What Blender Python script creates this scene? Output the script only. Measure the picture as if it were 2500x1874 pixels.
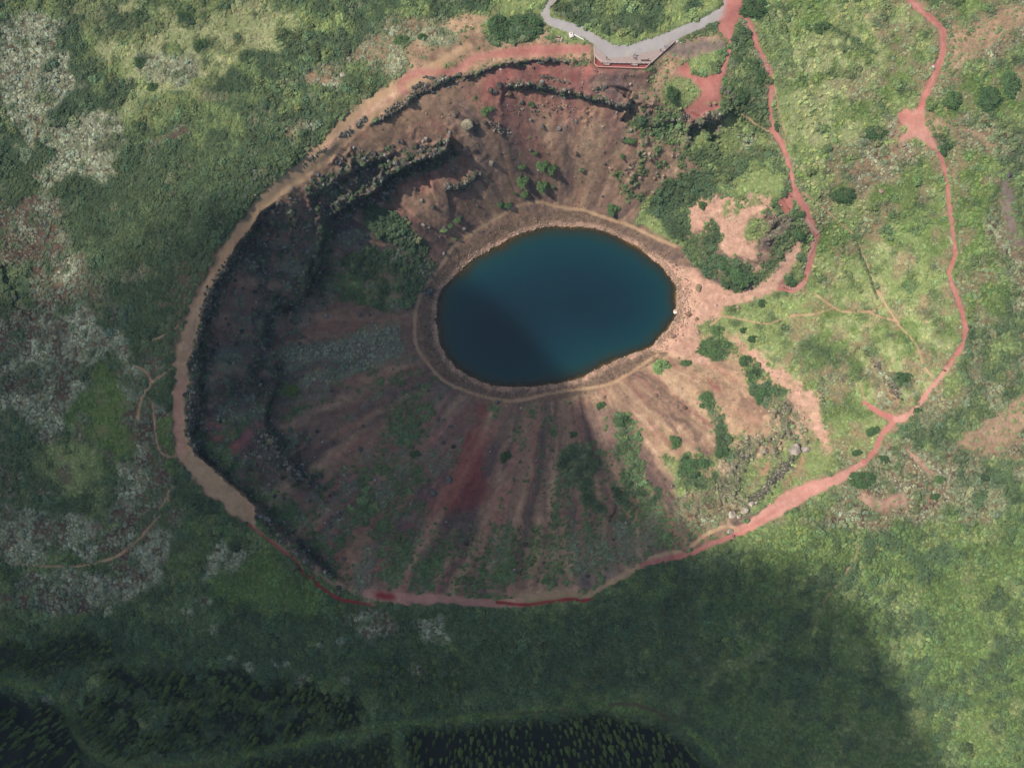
import bpy, bmesh, math, random
import numpy as np
from mathutils import Vector, Matrix

for o in list(bpy.data.objects):
    bpy.data.objects.remove(o)
SC = bpy.context.scene
COL = SC.collection
rng = np.random.default_rng(7)
random.seed(7)

# ------------------------------------------------------------------ camera, sky, sun, exposure
S = 0.15            # metres per photograph pixel on the rim plane
H = 260.0           # drone height above the rim
cam_d = bpy.data.cameras.new('camera')
cam = bpy.data.objects.new('camera', cam_d)
COL.objects.link(cam)
cam.location = (0, 0, H)
cam.rotation_euler = (0, 0, 0)
cam_d.sensor_width = 36
cam_d.lens = 18.0 / (1250 * S / H)
cam_d.clip_start = 1.0
cam_d.clip_end = 12000
SC.camera = cam

SUN_EL = math.radians(47)
SUN_AZ = math.radians(-76)       # measured from +Y towards +X: the sun stands in the west-north-west
sdir = Vector((math.sin(SUN_AZ) * math.cos(SUN_EL), math.cos(SUN_AZ) * math.cos(SUN_EL), math.sin(SUN_EL)))
world = bpy.data.worlds.new('World')
SC.world = world
world.use_nodes = True
wn = world.node_tree
wn.nodes.clear()
sky = wn.nodes.new('ShaderNodeTexSky')
sky.sky_type = 'NISHITA'
sky.sun_disc = False
sky.sun_elevation = SUN_EL
sky.sun_rotation = SUN_AZ
sky.dust_density = 2.0
bg = wn.nodes.new('ShaderNodeBackground')
bg.inputs[1].default_value = 0.10
wo = wn.nodes.new('ShaderNodeOutputWorld')
wn.links.new(sky.outputs[0], bg.inputs[0])
wn.links.new(bg.outputs[0], wo.inputs[0])

sun_d = bpy.data.lights.new('sun', 'SUN')
sun_d.energy = 4.0
sun_d.angle = math.radians(0.5)
sun_d.color = (1.0, 0.93, 0.84)
sun = bpy.data.objects.new('sun', sun_d)
COL.objects.link(sun)
sun.location = sdir * 900
sun.rotation_euler = sdir.to_track_quat('Z', 'Y').to_euler()

SC.view_settings.view_transform = 'Standard'
SC.view_settings.look = 'None'
SC.view_settings.exposure = 0.90
SC.view_settings.gamma = 1.0
SC.render.engine = 'CYCLES'
SC.cycles.max_bounces = 5
SC.cycles.diffuse_bounces = 2
SC.cycles.volume_bounces = 1
SC.cycles.transparent_max_bounces = 12
SC.cycles.use_denoising = True
KLIT = 2.05      # picture value of a white sunlit surface at this exposure: picked colours are divided by it

# ------------------------------------------------------------------ helpers
def lin(c):
    c = np.asarray(c, float) / 255.0
    return np.where(c <= 0.04045, c / 12.92, ((c + 0.055) / 1.055) ** 2.4)

def alb(c, k=1.0):
    return np.clip(lin(c) / KLIT * k, 0.002, 0.8)

TILES = {'F': (0, 0, .8848), 'a': (0, 0, 2.632), 'b': (830, 0, 2.632), 'c': (1660, 0, 2.632), 'd': (0, 620, 2.632),
         'e': (830, 620, 2.632), 'f': (1660, 620, 2.632), 'g': (0, 1244, 1.7696), 'h': (1250, 1244, 1.7696),
         't1': (1320, 0, 5.5275), 't2': (1600, 60, 5.5275), 't3': (1660, 420, 5.5275), 't4': (1600, 620, 5.5275),
         't5': (1900, 880, 5.5275), 't6': (1640, 1060, 5.5275), 't7': (580, 1240, 5.5275), 't8': (1260, 1180, 5.5275),
         'u1': (1430, 80, 10.05), 'u2': (740, 150, 5.5275), 'u3': (700, 350, 5.5275), 'u4': (420, 600, 5.5275),
         'u5': (420, 880, 5.5275), 'u6': (2100, 180, 5.5275), 'u7': (0, 1560, 5.5275), 'u8': (1300, 1574, 5.5275),
         's': (0, 0, 1.0)}

def Z(t, pts):
    ox, oy, sc = TILES[t]
    return [(ox + p[0] / sc, oy + p[1] / sc) for p in pts]

LAT = rng.random((256, 256)).astype(np.float32)

def vnoise(u, v, sc, seed=0):
    x = np.asarray(u, np.float32) / sc + seed * 17.37 + 1000
    y = np.asarray(v, np.float32) / sc + seed * 31.71 + 1000
    xi = np.floor(x).astype(np.int32); yi = np.floor(y).astype(np.int32)
    fx = x - xi; fy = y - yi
    fx = fx * fx * (3 - 2 * fx); fy = fy * fy * (3 - 2 * fy)
    x0 = xi & 255; x1 = (xi + 1) & 255; y0 = yi & 255; y1 = (yi + 1) & 255
    a = LAT[y0, x0]; b = LAT[y0, x1]; c = LAT[y1, x0]; d = LAT[y1, x1]
    return (a + (b - a) * fx) * (1 - fy) + (c + (d - c) * fx) * fy

def fbm(u, v, sc, seed=0, octv=4, gain=0.5):
    s = 0; a = 1; t = 0
    for i in range(octv):
        s = s + a * vnoise(u, v, sc / 2 ** i, seed + i * 3); t += a; a *= gain
    return s / t

def sstep(a, b, x):
    t = np.clip((x - a) / (b - a), 0, 1)
    return t * t * (3 - 2 * t)

# ------------------------------------------------------------------ the terrain grid
STEP = 3.0
def axis(n):
    core = np.arange(-60, n + 60 + .1, STEP)
    out = []; d = STEP; x = core[-1]
    while x < n + 22000:
        d *= 1.12; x += d; out.append(x)
    out = np.array(out)
    left = -(out - n) 
    return np.concatenate([left[::-1], core, out])
AU = axis(2500); AV = axis(1874)
NU, NV = len(AU), len(AV)
U, V = np.meshgrid(AU.astype(np.float32), AV.astype(np.float32))
IU0 = np.searchsorted(AU, -60); IU1 = np.searchsorted(AU, 2560)

def samp(arr, u, v):
    fi = np.interp(u, AU, np.arange(NU)); fj = np.interp(v, AV, np.arange(NV))
    i = np.clip(fi.astype(int), 0, NU - 2); j = np.clip(fj.astype(int), 0, NV - 2)
    a = fi - i; b = fj - j
    if arr.ndim == 3: a = a[..., None]; b = b[..., None]
    return (arr[j, i] * (1 - a) + arr[j, i + 1] * a) * (1 - b) + (arr[j + 1, i] * (1 - a) + arr[j + 1, i + 1] * a) * b

def inpoly(poly, uu, vv):
    m = np.zeros(uu.shape, bool)
    n = len(poly)
    for k in range(n):
        x1, y1 = poly[k]; x2, y2 = poly[(k + 1) % n]
        if y1 == y2: continue
        c = ((y1 > vv) != (y2 > vv)) & (uu < (x2 - x1) * (vv - y1) / (y2 - y1) + x1)
        m ^= c
    return m

def boxblur(a, r):
    for ax in (0, 1):
        for _ in range(2):
            p = np.pad(a, [(r, r) if k == ax else (0, 0) for k in (0, 1)], mode='edge')
            c = np.cumsum(p, axis=ax, dtype=np.float64)
            z = np.zeros_like(np.take(c, [0], axis=ax))
            c = np.concatenate([z, c], axis=ax)
            n = a.shape[ax]
            hi = np.take(c, range(2 * r + 1, 2 * r + 1 + n), axis=ax); lo = np.take(c, range(0, n), axis=ax)
            a = ((hi - lo) / (2 * r + 1)).astype(np.float32)
    return a

W1u = (fbm(U, V, 46, 1, 4, .6) - .5); W1v = (fbm(U, V, 46, 9, 4, .6) - .5)

def bbox(poly, pad):
    p = np.array(poly)
    i0 = max(0, np.searchsorted(AU, p[:, 0].min() - pad) - 1); i1 = min(NU, np.searchsorted(AU, p[:, 0].max() + pad) + 1)
    j0 = max(0, np.searchsorted(AV, p[:, 1].min() - pad) - 1); j1 = min(NV, np.searchsorted(AV, p[:, 1].max() + pad) + 1)
    return slice(j0, j1), slice(i0, i1)

def polymask(poly, warp=26, feather=1):
    sl = bbox(poly, warp * 2 + feather * 4 + 4)
    q = warp * (3.6 if warp > 7 else 2)
    m = inpoly(poly, U[sl] + W1u[sl] * q, V[sl] + W1v[sl] * q).astype(np.float32)
    if feather: m = boxblur(m, feather)
    return sl, m

def polydist(pts, uu, vv, closed=False):
    best = np.full(uu.shape, 1e9, np.float32); par = np.zeros(uu.shape, np.float32)
    P = list(pts) + ([pts[0]] if closed else [])
    nx = np.zeros(uu.shape, np.float32); ny = np.zeros(uu.shape, np.float32)
    for k in range(len(P) - 1):
        (x1, y1), (x2, y2) = P[k], P[k + 1]
        dx, dy = x2 - x1, y2 - y1
        t = np.clip(((uu - x1) * dx + (vv - y1) * dy) / (dx * dx + dy * dy + 1e-9), 0, 1)
        px = x1 + t * dx; py = y1 + t * dy
        d = np.hypot(uu - px, vv - py)
        s = d < best
        best = np.where(s, d, best); par = np.where(s, k + t, par); nx = np.where(s, px, nx); ny = np.where(s, py, ny)
    return best, par, nx, ny

def linemask(pts, w, warp=3.5, soft=2.5):
    """w: one half width, or one for each vertex"""
    ws = [w] * len(pts) if not isinstance(w, (list, tuple)) else list(w)
    mw = max(ws)
    sl = bbox(pts, mw * 1.6 + warp + soft + 4)
    d, par, _, _ = polydist(pts, U[sl] + W1u[sl] * warp * 2, V[sl] + W1v[sl] * warp * 2)
    ww = np.interp(par, np.arange(len(ws)), ws) * (0.8 + 0.45 * vnoise(U[sl], V[sl], 14, 5))
    return sl, (1 - sstep(ww - soft, ww + soft, d)).astype(np.float32)

def smooth(pts, n=3, closed=False):
    P = np.array(pts, float)
    for _ in range(n):
        if closed:
            Q = np.roll(P, -1, 0)
            P = np.stack([.75 * P + .25 * Q, .25 * P + .75 * Q], 1).reshape(-1, 2)
        else:
            A = P[:-1]; B = P[1:]
            P = np.concatenate([P[:1], np.stack([.75 * A + .25 * B, .25 * A + .75 * B], 1).reshape(-1, 2), P[-1:]])
    return [tuple(p) for p in P]

# ------------------------------------------------------------------ outlines
LAKE = smooth(Z('b', [(870, 1658), (1000, 1580), (1150, 1500), (1300, 1460), (1450, 1450), (1600, 1460), (1750, 1500), (1900, 1580), (2000, 1655)])
              + Z('t4', [(90, 180), (220, 340), (300, 440), (290, 560), (275, 700), (290, 800), (240, 900), (170, 1020), (60, 1100)])
              + Z('e', [(2010, 600), (1900, 630), (1750, 690), (1600, 770), (1480, 820), (1300, 850), (1100, 858), (950, 840), (850, 795), (750, 740), (680, 660), (640, 580), (620, 450), (615, 350), (640, 250), (720, 160), (800, 80)]), 2, True)
_l = np.array(LAKE); _c = _l.mean(0); _k = 1 + (fbm(_l[:, 0], _l[:, 1], 26, 400, 3, .7) - .5)[:, None] * .030 
_l = _c + (_l - _c) * _k; LAKE = []
for _i in range(len(_l)):
    _a, _b = _l[_i], _l[(_i + 1) % len(_l)]; _n = max(1, int(np.hypot(*(_b - _a)) / 6))
    for _j in range(_n):
        _p = _a + (_b - _a) * _j / _n; _d = (_p - _c) / np.hypot(*(_p - _c)); LAKE.append(tuple(_p + _d * ((rng.random() - .5) * 3.2)))
RIM = Z('F', [(1290, 150), (1180, 130), (1080, 140), (980, 160), (900, 190), (840, 230), (780, 270), (720, 320), (650, 385), (590, 430), (545, 470), (500, 530), (465, 590), (440, 650), (425, 720), (415, 790), (410, 850), (408, 920), (415, 965), (450, 990), (500, 1040), (560, 1110), (620, 1180), (690, 1245), (740, 1275), (800, 1285), (850, 1290), (940, 1285), (1060, 1290), (1180, 1290), (1270, 1275), (1350, 1240), (1430, 1205), (1520, 1175), (1600, 1140), (1670, 1090), (1720, 1010), (1790, 965), (1775, 860), (1700, 790), (1600, 720), (1560, 690), (1640, 650), (1700, 620), (1700, 560), (1720, 500), (1690, 470), (1560, 420), (1500, 350), (1400, 280), (1390, 200), (1420, 150)])
LC = (1355.0, 748.0)

# spot heights (photograph pixel -> metres relative to the north rim)
SPOT = []
def spots(t, pts):
    for (x, y, z) in pts:
        p = Z(t, [(x, y)])[0]; SPOT.append((p[0], p[1], z))
lk = LAKE[::max(1, len(LAKE) // 22)]
for (x, y) in lk:
    SPOT.append((x, y, -46.0))
    dx, dy = x - LC[0], y - LC[1]; l = math.hypot(dx, dy)
    SPOT.append((x - dx / l * 90, y - dy / l * 75, -54.0))
    if not (x > 1590):
        SPOT.append((x + dx / l * 48, y + dy / l * 48, -41.5))
SPOT.append((LC[0], LC[1], -58))
spots('F', [(1290, 150, 0), (1180, 128, 0), (1080, 138, 0), (980, 160, 0), (840, 225, 0), (720, 315, 0), (590, 425, 0), (500, 525, 0), (440, 645, 0), (415, 790, 0), (408, 920, -1), (480, 1025, -1), (620, 1180, -2), (760, 1275, -3), (940, 1290, -4), (1180, 1295, -5), (1350, 1250, -4), (1520, 1180, -3), (1670, 1100, -3), (1800, 1035, -4), (1890, 975, -6), (1960, 895, -8), (2050, 790, -10), (2087, 710, -11), (2055, 600, -11), (2060, 500, -10), (2040, 380, -8), (1995, 270, -4), (2020, 180, -2), (2030, 80, -1), (1960, 0, 0)])
spots('F', [(1600, 30, 0), (1640, 120, -1), (1665, 230, -4), (1695, 350, -9), (1715, 430, -13), (1745, 480, -17), (1765, 530, -23), (1745, 600, -30), (1700, 622, -35), (1620, 640, -40), (1540, 650, -43), (1530, 720, -43.5), (1500, 600, -43)])
spots('F', [(1800, 100, -2), (1850, 250, -6), (1900, 400, -12), (1850, 480, -19), (1950, 600, -18), (1850, 650, -27), (1750, 700, -33), (1650, 720, -38), (1800, 800, -26), (1900, 780, -20), (1980, 700, -15), (1700, 880, -24), (1800, 920, -16), (1640, 960, -22)])
spots('F', [(1540, 220, -3), (1500, 120, -.5), (1570, 100, 0), (1480, 260, -13), (1600, 330, -17), (1560, 430, -26), (1640, 500, -26), (1500, 500, -36), (1600, 580, -35), (1400, 330, -19), (1400, 440, -38), (1200, 320, -20), (1000, 400, -22), (1200, 200, -7)])
spots('F', [(560, 800, -22), (720, 780, -32), (600, 600, -17), (760, 560, -29), (650, 950, -22), (800, 900, -35), (720, 1120, -16), (900, 1050, -27), (1050, 1180, -19), (1150, 1000, -33), (1300, 1120, -18), (1400, 1000, -27), (1500, 1050, -17), (820, 400, -14), (900, 480, -26)])
spots('F', [(-400, -300, -6), (0, 0, -5), (300, 100, -4), (600, 60, -2), (900, 30, -2), (1200, 40, 0), (1400, 20, 0), (1380, -400, 0), (200, 400, -8), (0, 600, -10), (300, 650, -5), (200, 900, -8), (0, 1100, -12), (300, 1200, -7), (100, 1500, -13), (500, 1400, -10), (900, 1450, -13), (1300, 1420, -12), (1200, 1658, -19), (700, 1658, -18), (0, 1658, -17), (1700, 1300, -10), (1700, 1658, -20), (2000, 1200, -10), (2212, 1400, -14), (2212, 1000, -11), (2212, 700, -13), (2212, 300, -6), (2212, 0, -3), (2700, 1700, -20), (-400, 1700, -18), (-400, 700, -12), (2700, 0, -6), (1200, 2100, -20)])
SP = np.array(SPOT)

def tps(sp, uu, vv, lam=2.0):
    x = sp[:, :2] / 1000; z = sp[:, 2]; n = len(sp)
    def k(r2): return 0.5 * r2 * np.log(r2 + 1e-9)
    d2 = ((x[:, None] - x[None]) ** 2).sum(-1)
    A = np.zeros((n + 3, n + 3)); A[:n, :n] = k(d2) + np.eye(n) * lam * 1e-4
    A[:n, n] = 1; A[:n, n + 1:] = x; A[n, :n] = 1; A[n + 1:, :n] = x.T
    w = np.linalg.solve(A, np.concatenate([z, np.zeros(3)]))
    out = np.zeros(uu.shape)
    for i in range(n):
        out += w[i] * k((uu / 1000 - x[i, 0]) ** 2 + (vv / 1000 - x[i, 1]) ** 2)
    return out + w[n] + w[n + 1] * uu / 1000 + w[n + 2] * vv / 1000

cu = np.arange(-500, 3001, 12.0); cv = np.arange(-500, 2401, 12.0)
CU, CV = np.meshgrid(cu, cv)
ZC = tps(SP, CU, CV)
def up(arr):
    fi = np.interp(U, cu, np.arange(len(cu))); fj = np.interp(V, cv, np.arange(len(cv)))
    i = np.clip(fi.astype(int), 0, len(cu) - 2); j = np.clip(fj.astype(int), 0, len(cv) - 2); a = fi - i; b = fj - j
    return (arr[j, i] * (1 - a) + arr[j, i + 1] * a) * (1 - b) + (arr[j + 1, i] * (1 - a) + arr[j + 1, i + 1] * a) * b
ZT = up(ZC).astype(np.float32)
far = sstep(300, 2500, np.maximum(np.maximum(-U, U - 2500), np.maximum(-V, V - 1874)))
ZT = ZT * (1 - far) + far * (-14 + 26 * (fbm(U, V, 3000, 4, 3) - .5))

lake_in = inpoly(LAKE, U, V)
lake_d, _, _, _ = (np.full(U.shape, 1e4, np.float32),) * 4
sl = bbox(LAKE, 260)
dd, _, _, _ = polydist(LAKE, U[sl], V[sl], True)
lake_d = np.full(U.shape, 1e4, np.float32); lake_d[sl] = dd
lake_sd = np.where(lake_in, -lake_d, lake_d)
rim_in = boxblur(inpoly(RIM, U + W1u * 12, V + W1v * 12).astype(np.float32), 2)
AIN = rim_in * (lake_sd > 0)
ang = np.arctan2(V - LC[1], U - LC[0])
rad = np.hypot(U - LC[0], V - LC[1])

# scarps: a drop of h metres on the side that faces the lake, easing out over D px
def scarp(pts, h, D=70, w=4, seed=0, taper=0.12):
    pts = smooth(pts, 2)
    s = bbox(pts, D * 4)
    uu = U[s] + W1u[s] * 26; vv = V[s] + W1v[s] * 26
    d, par, nx, ny = polydist(pts, uu, vv)
    inner = np.hypot(uu - LC[0], vv - LC[1]) < np.hypot(nx - LC[0], ny - LC[1])
    q = par / (len(pts) - 1)
    e = sstep(0, taper, q) * sstep(0, taper, 1 - q)
    nz = 0.55 + 0.9 * fbm(uu, vv, 34, 20 + seed, 3)
    sd = np.where(inner, d, -d)
    # outside a low crest, inside the drop
    ZT[s] += (e * h * nz * (0.18 * np.exp(-np.abs(sd) / 14.0) - 0.82 * sstep(-w * .3, w, sd) * np.exp(-np.maximum(sd, 0) / D))).astype(np.float32)
    return s, sd, e
SCARPS = []
def addscarp(pts, h, D=70, w=4, rock=1.0, band=14):
    s, sd, e = scarp(pts, h, D, w, len(SCARPS))
    SCARPS.append((s, sd, e, rock, band))
addscarp(Z('F', [(600, 425), (550, 475), (500, 545), (458, 630), (436, 700), (430, 760), (420, 850), (411, 930), (425, 985), (480, 1030), (540, 1085), (600, 1140), (680, 1215), (750, 1268)]), 8.5, 60, 4, 1.0, 22)
addscarp(Z('F', [(975, 300), (960, 335), (900, 345), (840, 375), (800, 420), (740, 440), (695, 475), (690, 530), (685, 590), (650, 640)]), 11, 55, 5, 1.4, 26)
addscarp(Z('F', [(850, 330), (800, 345), (760, 380), (710, 400), (660, 425)]), 5, 40, 5, 1.3, 22)
addscarp(Z('u5', [(1330, 60), (1380, 150), (1400, 330), (1280, 600), (1230, 750), (1260, 900), (1450, 1100), (1560, 1350), (1800, 1600), (2000, 1750)]), 5.5, 40, 5, 1.0, 20)
addscarp(Z('u4', [(1900, 150), (1830, 300), (1880, 600), (1700, 760), (1450, 760), (1250, 950), (1250, 1250), (1300, 1400)]), 6, 45, 5, 1.2, 22)
addscarp(Z('b', [(1060, 545), (1200, 562), (1400, 583), (1540, 625), (1700, 650), (1810, 690), (1880, 660)]), 3.6, 45, 4, 1.2, 9)
addscarp(Z('b', [(200, 812), (300, 745), (400, 692), (480, 622), (600, 562), (690, 512), (850, 482), (950, 452), (1100, 402), (1250, 392), (1620, 392)]), 1.8, 40, 3, .8, 6)
addscarp(Z('b', [(560, 1120), (450, 1150), (330, 1200)]), 2.5, 30, 4, .7, 8)
addscarp(Z('b', [(680, 1210), (800, 1200), (880, 1120)]), 3, 35, 4, .9, 9)
addscarp(Z('t2', [(440, 1400), (580, 1330), (740, 1290), (920, 1250), (1050, 1120)]), 5.0, 40, 5, .9, 14)
addscarp(Z('t2', [(700, 1560), (800, 1480), (860, 1360), (880, 1260)]), 3, 30, 4, .9, 12)
addscarp(Z('b', [(1800, 780), (1850, 700), (1880, 640), (1890, 600)]), 4.5, 30, 4, .9, 9)
addscarp(Z('b', [(1990, 820), (2080, 790), (2150, 760)]), 2.2, 30, 5, .5, 9)
addscarp(Z('t6', [(1080, 920), (1200, 800), (1350, 620), (1500, 430), (1700, 250)]), 2.5, 40, 5, .8, 10)
addscarp(Z('f', [(1130, 570), (1210, 620), (1290, 740)]), 1.6, 30, 3, .6, 8)
addscarp(Z('t3', [(1540, 600), (1420, 680), (1250, 840), (1130, 1000)]), 2.5, 40, 5, .8, 18)
addscarp(Z('t3', [(1560, 870), (1400, 980), (1320, 1120)]), 1.6, 30, 3, .3, 6)
addscarp(Z('t8', [(1240, 480), (1330, 540), (1400, 545), (1520, 430)]), 3.2, 30, 3, .6, 7)
addscarp(Z('d', [(0, 60), (20, 200), (100, 260), (60, 330)]), 2.2, 30, 4, .2, 6)

# ------------------------------------------------------------------ ground cover
VK = 1.35
SPEC = ['scrub', 'tuft', 'moss', 'rock']
A3 = lambda c: np.array(alb(c), np.float32)
CLS = {
    # name: (colour1, colour2, colour3, vegetation colour, {densities}, relief m, id)
    'scrub':   ((88, 104, 68), (114, 128, 84), (74, 86, 62), (98, 114, 76), dict(scrub=.55, tuft=.25), .5, 1),
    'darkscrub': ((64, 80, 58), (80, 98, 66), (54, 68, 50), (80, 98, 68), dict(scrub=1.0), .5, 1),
    'grass': ((150, 164, 104), (128, 146, 88), (178, 186, 130), (152, 168, 104), dict(tuft=.7, scrub=.04), .25, 1),
    'palegrass': ((196, 194, 142), (164, 174, 114), (206, 202, 156), (186, 190, 130), dict(tuft=.7, scrub=.02), .25, 1),
    'meadow': ((112, 136, 72), (98, 122, 66), (140, 156, 92), (116, 140, 76), dict(tuft=.8, scrub=.10), .2, 1),
    'moss':    ((140, 146, 108), (168, 168, 134), (84, 80, 62), (192, 196, 162), dict(moss=.55, tuft=.22, scrub=.05), .7, 2),
    'heath':   ((104, 78, 64), (122, 96, 76), (84, 66, 56), (134, 138, 112), dict(moss=.28, scrub=.10), .4, 2),
    'heathtan': ((176, 142, 112), (158, 132, 102), (140, 128, 100), (150, 152, 118), dict(moss=.30, tuft=.25, scrub=.05), .3, 2),
    'tan': ((194, 160, 128), (174, 142, 112), (206, 174, 142), (130, 142, 96), dict(tuft=.16, scrub=.03, moss=.03), .2, 3),
    'bare': ((216, 172, 146), (204, 158, 134), (224, 184, 156), (130, 146, 92), dict(tuft=.02), .18, 3),
    'brown':   ((132, 106, 86), (118, 94, 78), (150, 122, 96), (110, 124, 84), dict(tuft=.04), .2, 3),
    'slope': ((156, 124, 102), (116, 98, 90), (186, 150, 120), (104, 124, 84), dict(tuft=.05, rock=.012), .3, 4),
    'rockdark': ((116, 104, 92), (84, 77, 72), (144, 132, 114), (80, 94, 66), dict(rock=.5, scrub=.22, moss=.12), .8, 5),
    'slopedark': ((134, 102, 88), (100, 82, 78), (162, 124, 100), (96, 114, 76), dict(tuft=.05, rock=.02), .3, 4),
    'slopered': ((176, 108, 98), (150, 96, 90), (186, 120, 106), (104, 124, 84), dict(rock=.01), .25, 4),
    'slopegrey': ((134, 118, 108), (116, 104, 98), (152, 130, 114), (104, 124, 84), dict(rock=.03), .4, 4),
    'slopetan': ((200, 166, 132), (176, 142, 114), (212, 178, 146), (120, 140, 84), dict(tuft=.03), .3, 4),
    'slopegreen': ((116, 120, 88), (134, 118, 94), (100, 112, 78), (106, 128, 84), dict(scrub=.6, tuft=.2, moss=.08), .5, 4),
    'lichen': ((122, 122, 104), (138, 136, 116), (106, 94, 84), (144, 150, 124), dict(moss=.5, scrub=.18), .6, 4),
    'deepred': ((146, 74, 68), (130, 68, 64), (158, 86, 76), (92, 112, 76), dict(), .15, 4),
    'rockland': ((150, 136, 116), (112, 102, 92), (176, 160, 138), (112, 128, 86), dict(rock=.5, scrub=.05, moss=.10), .9, 5),
    'red':     ((194, 128, 116), (186, 116, 104), (200, 140, 128), (120, 140, 90), dict(), .05, 6),
    'redpink': ((208, 152, 136), (202, 138, 122), (212, 166, 146), (120, 140, 90), dict(), .05, 6),
    'darkred': ((158, 58, 56), (148, 54, 52), (170, 70, 64), (120, 140, 90), dict(), .05, 6),
    'asphalt': ((182, 176, 172), (172, 166, 162), (186, 176, 166), (120, 140, 90), dict(), .0, 7),
    'path':    ((200, 166, 128), (188, 152, 116), (206, 172, 138), (120, 140, 90), dict(), .06, 8),
    'shore':   ((142, 118, 98), (124, 102, 86), (160, 132, 108), (120, 140, 90), dict(), .12, 9),
    'forest': ((34, 38, 28), (40, 42, 30), (28, 32, 24), (60, 76, 44), dict(), .3, 10),  # near-black: the shade under the pines is put into this floor colour
    'track':   ((96, 84, 66), (108, 92, 70), (110, 70, 60), (92, 110, 70), dict(tuft=.3), .05, 8),
    'greyash': ((142, 124, 112), (128, 112, 102), (156, 136, 122), (120, 140, 90), dict(tuft=.02), .2, 3),
}
CC = np.zeros(U.shape + (3,), np.float32); VC = np.zeros(U.shape + (3,), np.float32)
DEN = {s: np.zeros(U.shape, np.float32) for s in SPEC}
REL = np.zeros(U.shape, np.float32)
OID = np.zeros(U.shape, np.int32)
NA = fbm(U, V, 60, 30, 4, .6); NB = fbm(U, V, 14, 37, 3, .7); ND = vnoise(U, V, 6, 41)
ANW = ang + (fbm(U, V, 70, 43, 3, .6) - .5) * .07
def streak(r0, dr, sc, seed, o=3):     # noise that runs down the fall lines of the bowl
    R_ = r0 + rad * dr
    return fbm(np.cos(ANW) * R_ + 3000, np.sin(ANW) * R_ + 3000, sc, seed, o, .6)
NS = streak(260, .10, 9, 45); NS2 = streak(260, .06, 24, 49)

def put(cls, region, k=1.0):
    s, m = region
    c1, c2, c3, vc, den, rel, oid = CLS[cls]
    if not m.any(): return
    m = m * k
    a = sstep(.35, .65, NA[s] * .6 + NB[s] * .4)[..., None]; b = (sstep(.45, .78, NB[s] * .7 + ND[s] * .3) * .8)[..., None]
    if cls.startswith('slope') or cls in ('lichen', 'deepred'):
        a = sstep(.38, .62, NS2[s] * .6 + NS[s] * .25 + NA[s] * .15)[..., None]; b = (sstep(.5, .75, NS[s] * .7 + NB[s] * .3) * .8)[..., None]
    c = A3(c1) * (1 - a) + A3(c2) * a
    c = c * (1 - b) + A3(c3) * b
    mm = m[..., None]
    CC[s] = CC[s] * (1 - mm) + c * mm
    VC[s] = VC[s] * (1 - mm) + A3(vc) * VK * mm
    for sp in SPEC:
        DEN[sp][s] = DEN[sp][s] * (1 - m) + den.get(sp, 0) * m
    REL[s] = REL[s] * (1 - m) + rel * m
    OID[s] = np.where(m > .5, oid, OID[s])

ALL = (slice(0, NV), slice(0, NU))
def P(cls, t, pts, warp=16, feather=1, k=1.0): put(cls, polymask(Z(t, pts), warp, feather), k)
def LN(cls, t, pts, w, warp=3.5, soft=2.5, k=1.0): put(cls, linemask(smooth(Z(t, pts), 2) if not isinstance(w, (list, tuple)) else Z(t, pts), w, warp, soft), k)
def E(cls, t, lst, warp=7):
    for (x, y, a, b) in lst:
        P(cls, t, [(x + a * math.cos(q / 12 * 2 * math.pi), y + b * math.sin(q / 12 * 2 * math.pi)) for q in range(12)], warp, 1)
def N(cls, mask, k=1.0): put(cls, (ALL, mask.astype(np.float32)), k)

one = np.ones(U.shape, np.float32)
put('scrub', (ALL, one))
n1 = fbm(U, V, 130, 60, 4, .55); n2 = fbm(U, V, 60, 64, 4, .6)
N('grass', sstep(.55, .66, n1) * .55)
N('darkscrub', sstep(.56, .64, n2) * .85)
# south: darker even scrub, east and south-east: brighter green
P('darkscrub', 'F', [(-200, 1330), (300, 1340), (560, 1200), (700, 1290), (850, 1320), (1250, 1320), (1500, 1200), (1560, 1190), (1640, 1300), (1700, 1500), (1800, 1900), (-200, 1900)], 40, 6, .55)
P('meadow', 'F', [(1600, 1180), (1760, 1100), (2000, 1120), (2300, 1000), (2300, 1800), (1800, 1900), (1500, 1500)], 60, 8, .6)
m = polymask(Z('F', [(1500, 1400), (1800, 1150), (2300, 1050), (2300, 1900), (1600, 1900)]), 60, 6)
put('palegrass', (m[0], m[1] * sstep(.55, .68, fbm(U[m[0]], V[m[0]], 70, 71, 4, .65)) * .3))
put('darkscrub', (m[0], m[1] * sstep(.52, .62, fbm(U[m[0]], V[m[0]], 60, 77, 4, .65)) * .85))
# scrub on the outer flank west of the rim
P('darkscrub', 'F', [(150, 330), (330, 250), (500, 150), (640, 110), (760, 120), (700, 230), (600, 350), (500, 460), (440, 560), (400, 680), (300, 760), (240, 700), (180, 560), (130, 450)], 40, 5, .7)
m = polymask(Z('F', [(150, 330), (500, 150), (760, 120), (700, 230), (500, 460), (400, 700), (240, 700)]), 40, 4)
put('scrub', (m[0], m[1] * sstep(.5, .6, fbm(U[m[0]], V[m[0]], 44, 79, 4, .65)) * .6))
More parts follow.
